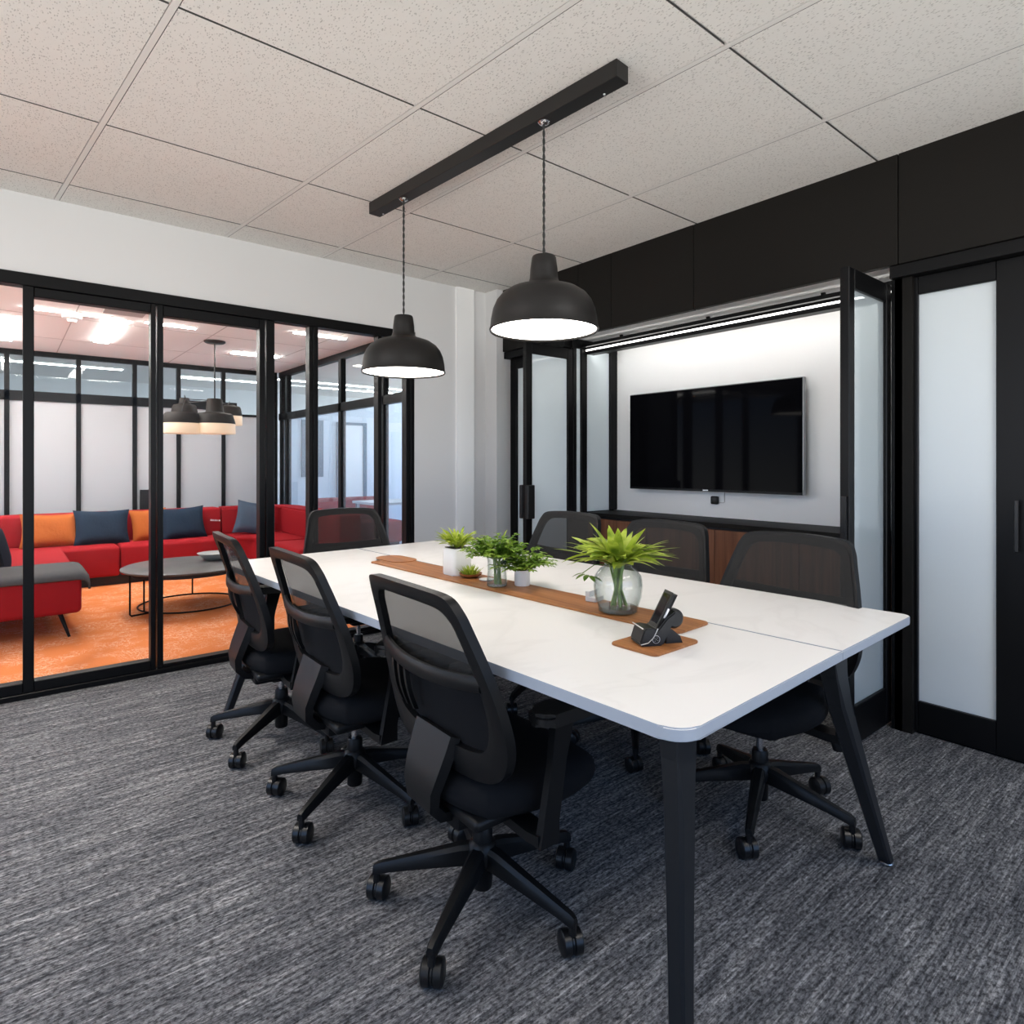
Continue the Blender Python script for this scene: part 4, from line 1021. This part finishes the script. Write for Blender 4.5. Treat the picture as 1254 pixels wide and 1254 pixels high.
    for k in range(n):
        j = (k+1) % n
        bm.faces.new((ob[k], ob[j], mb[j], mb[k])); bm.faces.new((mb[k], mb[j], ib[j], ib[k]))
        bm.faces.new((of[j], of[k], if_[k], if_[j])); bm.faces.new((ob[j], ob[k], of[k], of[j])); bm.faces.new((ib[k], ib[j], if_[j], if_[k]))
    fr = obj('back_frame', bm, M['black_plastic'], t, True); up.append(fr)
    # mesh
    rw = rows([(a[0]*0.3+b[0]*0.7, a[1]*0.3+b[1]*0.7) for a, b in zip(INN, OUT)]); bm = bmesh.new(); prev = None; NC = 14
    for y, z in rw:
        r = [bm.verts.new((xb(y*(2*c/NC-1), z)+0.0135, y*(2*c/NC-1), z)) for c in range(NC+1)]
        if prev:
            for c in range(NC): bm.faces.new((prev[c], prev[c+1], r[c+1], r[c]))
        prev = r
    bmesh.ops.remove_doubles(bm, verts=bm.verts[:], dist=0.0003)
    up.append(obj('back_mesh', bm, M['mesh'], t, True))
    # lumbar pad inside the lower opening
    rw = rows([(y*1.02, z) for y, z in INN])
    bm = bmesh.new(); prev = None
    for y, z in rw:
        if z > 0.705: break
        yy = max(y, 0.002)*0.985
        r = [bm.verts.new((xb(yy*(2*c/NC-1), z)+0.011, yy*(2*c/NC-1), z)) for c in range(NC+1)]
        if prev:
            for c in range(NC): bm.faces.new((prev[c], prev[c+1], r[c+1], r[c]))
        prev = r
    up.append(obj('lumbar_pad', bm, M['black_fabric'], t, True))
    # cross bar
    bm = bmesh.new(); secs = []
    for k in range(17):
        y = -0.236+0.472*k/16; b = 0.012+0.016*(1-(y/0.236)**2)
        z = 0.698+0.012*(y/0.236)**2
        x = xb(y, z)-b
        secs.append([(x, y, z-0.019), (x-0.004, y, z-0.014), (x-0.004, y, z+0.012), (x, y, z+0.019), (x+0.009, y, z+0.019), (x+0.009, y, z-0.019)])
    sweep(bm, secs); up.append(obj('lumbar_bar', bm, M['black_plastic'], t, True))
    # ribs
    for sg in (1,):
        for y0 in (0.095, 0.135, 0.175):
            bm = bmesh.new(); P = []
            secs = []
            for k in range(11):
                s = k/10; z = 0.692-0.142*s; y = sg*(y0-0.018*math.sin(PI*s)+(0.004 if y0 > 0.1 else 0.0)*s)
                x = xb(y, z)-0.010-0.016*math.sin(PI*s)
                w = 0.0055
                secs.append([(x-0.006, y-w, z), (x-0.006, y+w, z), (x+0.006, y+w, z), (x+0.006, y-w, z)])
            sweep(bm, secs); up.append(obj('lumbar_rib', bm, M['black_plastic'], t, True))
    # spine under the back frame
    bm = bmesh.new(); secs = []
    path = [(-0.146, 0.530, 0.092), (-0.161, 0.49, 0.090), (-0.180, 0.44, 0.084), (-0.194, 0.395, 0.074), (-0.190, 0.350, 0.062), (-0.160, 0.318, 0.054), (-0.10, 0.305, 0.048), (-0.05, 0.305, 0.046)]
    for i, (x, z, w) in enumerate(path):
        a, b = path[max(i-1, 0)], path[min(i+1, len(path)-1)]
        tx, tz = b[0]-a[0], b[1]-a[1]; L = math.hypot(tx, tz); nx, nz = -tz/L*0.013, tx/L*0.013
        secs.append([(x+nx, -w, z+nz), (x-nx, -w*0.92, z-nz), (x-nx, w*0.92, z-nz), (x+nx, w, z+nz)])
    sweep(bm, secs); up.append(obj('back_support', bm, M['black_plastic'], t, True))
    # arms
    for sg in (1, -1):
        bm = bmesh.new(); secs = []
        for x, z, y, w, th in ((-0.010, 0.318, 0.13, 0.030, 0.012), (-0.012, 0.316, 0.24, 0.030, 0.012), (-0.012, 0.322, 0.285, 0.030, 0.013)):
            secs.append([(x-w, sg*y, z-th), (x+w, sg*y, z-th), (x+w, sg*y, z+th), (x-w, sg*y, z+th)])
        sweep(bm, secs)
        secs = []
        for x, z, w, th in ((-0.012, 0.306, 0.030, 0.012), (-0.006, 0.36, 0.025, 0.011), (0.020, 0.50, 0.024, 0.010), (0.036, 0.585, 0.030, 0.012), (0.040, 0.597, 0.045, 0.016)):
            yc = sg*0.282
            secs.append([(x-w, yc-th, z), (x+w, yc-th, z), (x+w, yc+th, z), (x-w, yc+th, z)])
        sweep(bm, secs)
        bmesh.ops.recalc_face_normals(bm, faces=bm.faces[:])
        ar = obj('armrest', bm, M['black_plastic'], t, True); up.append(ar)
        bm = bmesh.new(); a0, a1 = sorted((sg*0.235, sg*0.318))
        pts = [(x, y) for x, y in rrect(-0.050, 0.158, a0, a1, 0.034, 6)]
        prism(bm, pts, 0.596, 0.628, 0.010); obj('arm_pad', bm, M['black_soft'], ar, True)
    return t
chair = make_chair()
FIX = ('base_hub', 'base_arm', 'caster', 'gas_lift')
def place(t, label, x, y, rz, base=0.0, lift=0.0):
    t.location = (x, y, 0); t.rotation_euler = (0, 0, math.radians(rz)); t['label'] = label
    for c in kids(t):
        if c.name.split('.')[0] in FIX[:3]: c.rotation_euler = (0, 0, math.radians(base))
        elif c.name.split('.')[0] == 'gas_lift': c.location.z = lift
        else: c.location.z = lift
spots = [
    ('nearest black mesh chair at the left long side of the table', 1.024, 1.38, -1, -5, 0.0),
    ('middle black mesh chair of the left long side of the table', 0.99, 2.115, -1, -4, 0.0),
    ('farthest black mesh chair of the left long side of the table, nearest the glass', 0.955, 2.785, -4, 4, 0.0),
    ('black mesh chair alone at the far end of the table', 1.60, 3.37, -93, 12, 0.02),
    ('black mesh chair at the right side in front of the left glass leaf', 2.17, 2.42, 181, 20, 0.03),
    ('black mesh chair at the right side behind the large leafy vase', 2.15, 1.772, 180, 40, 0.03),
    ('black mesh chair at the right side nearest the frosted door', 2.045, 1.13, 177, 26, 0.035),
]
chairs = [chair]+[copy_tree(chair) for _ in spots[1:]]
for t, s in zip(chairs, spots): place(t, *s)
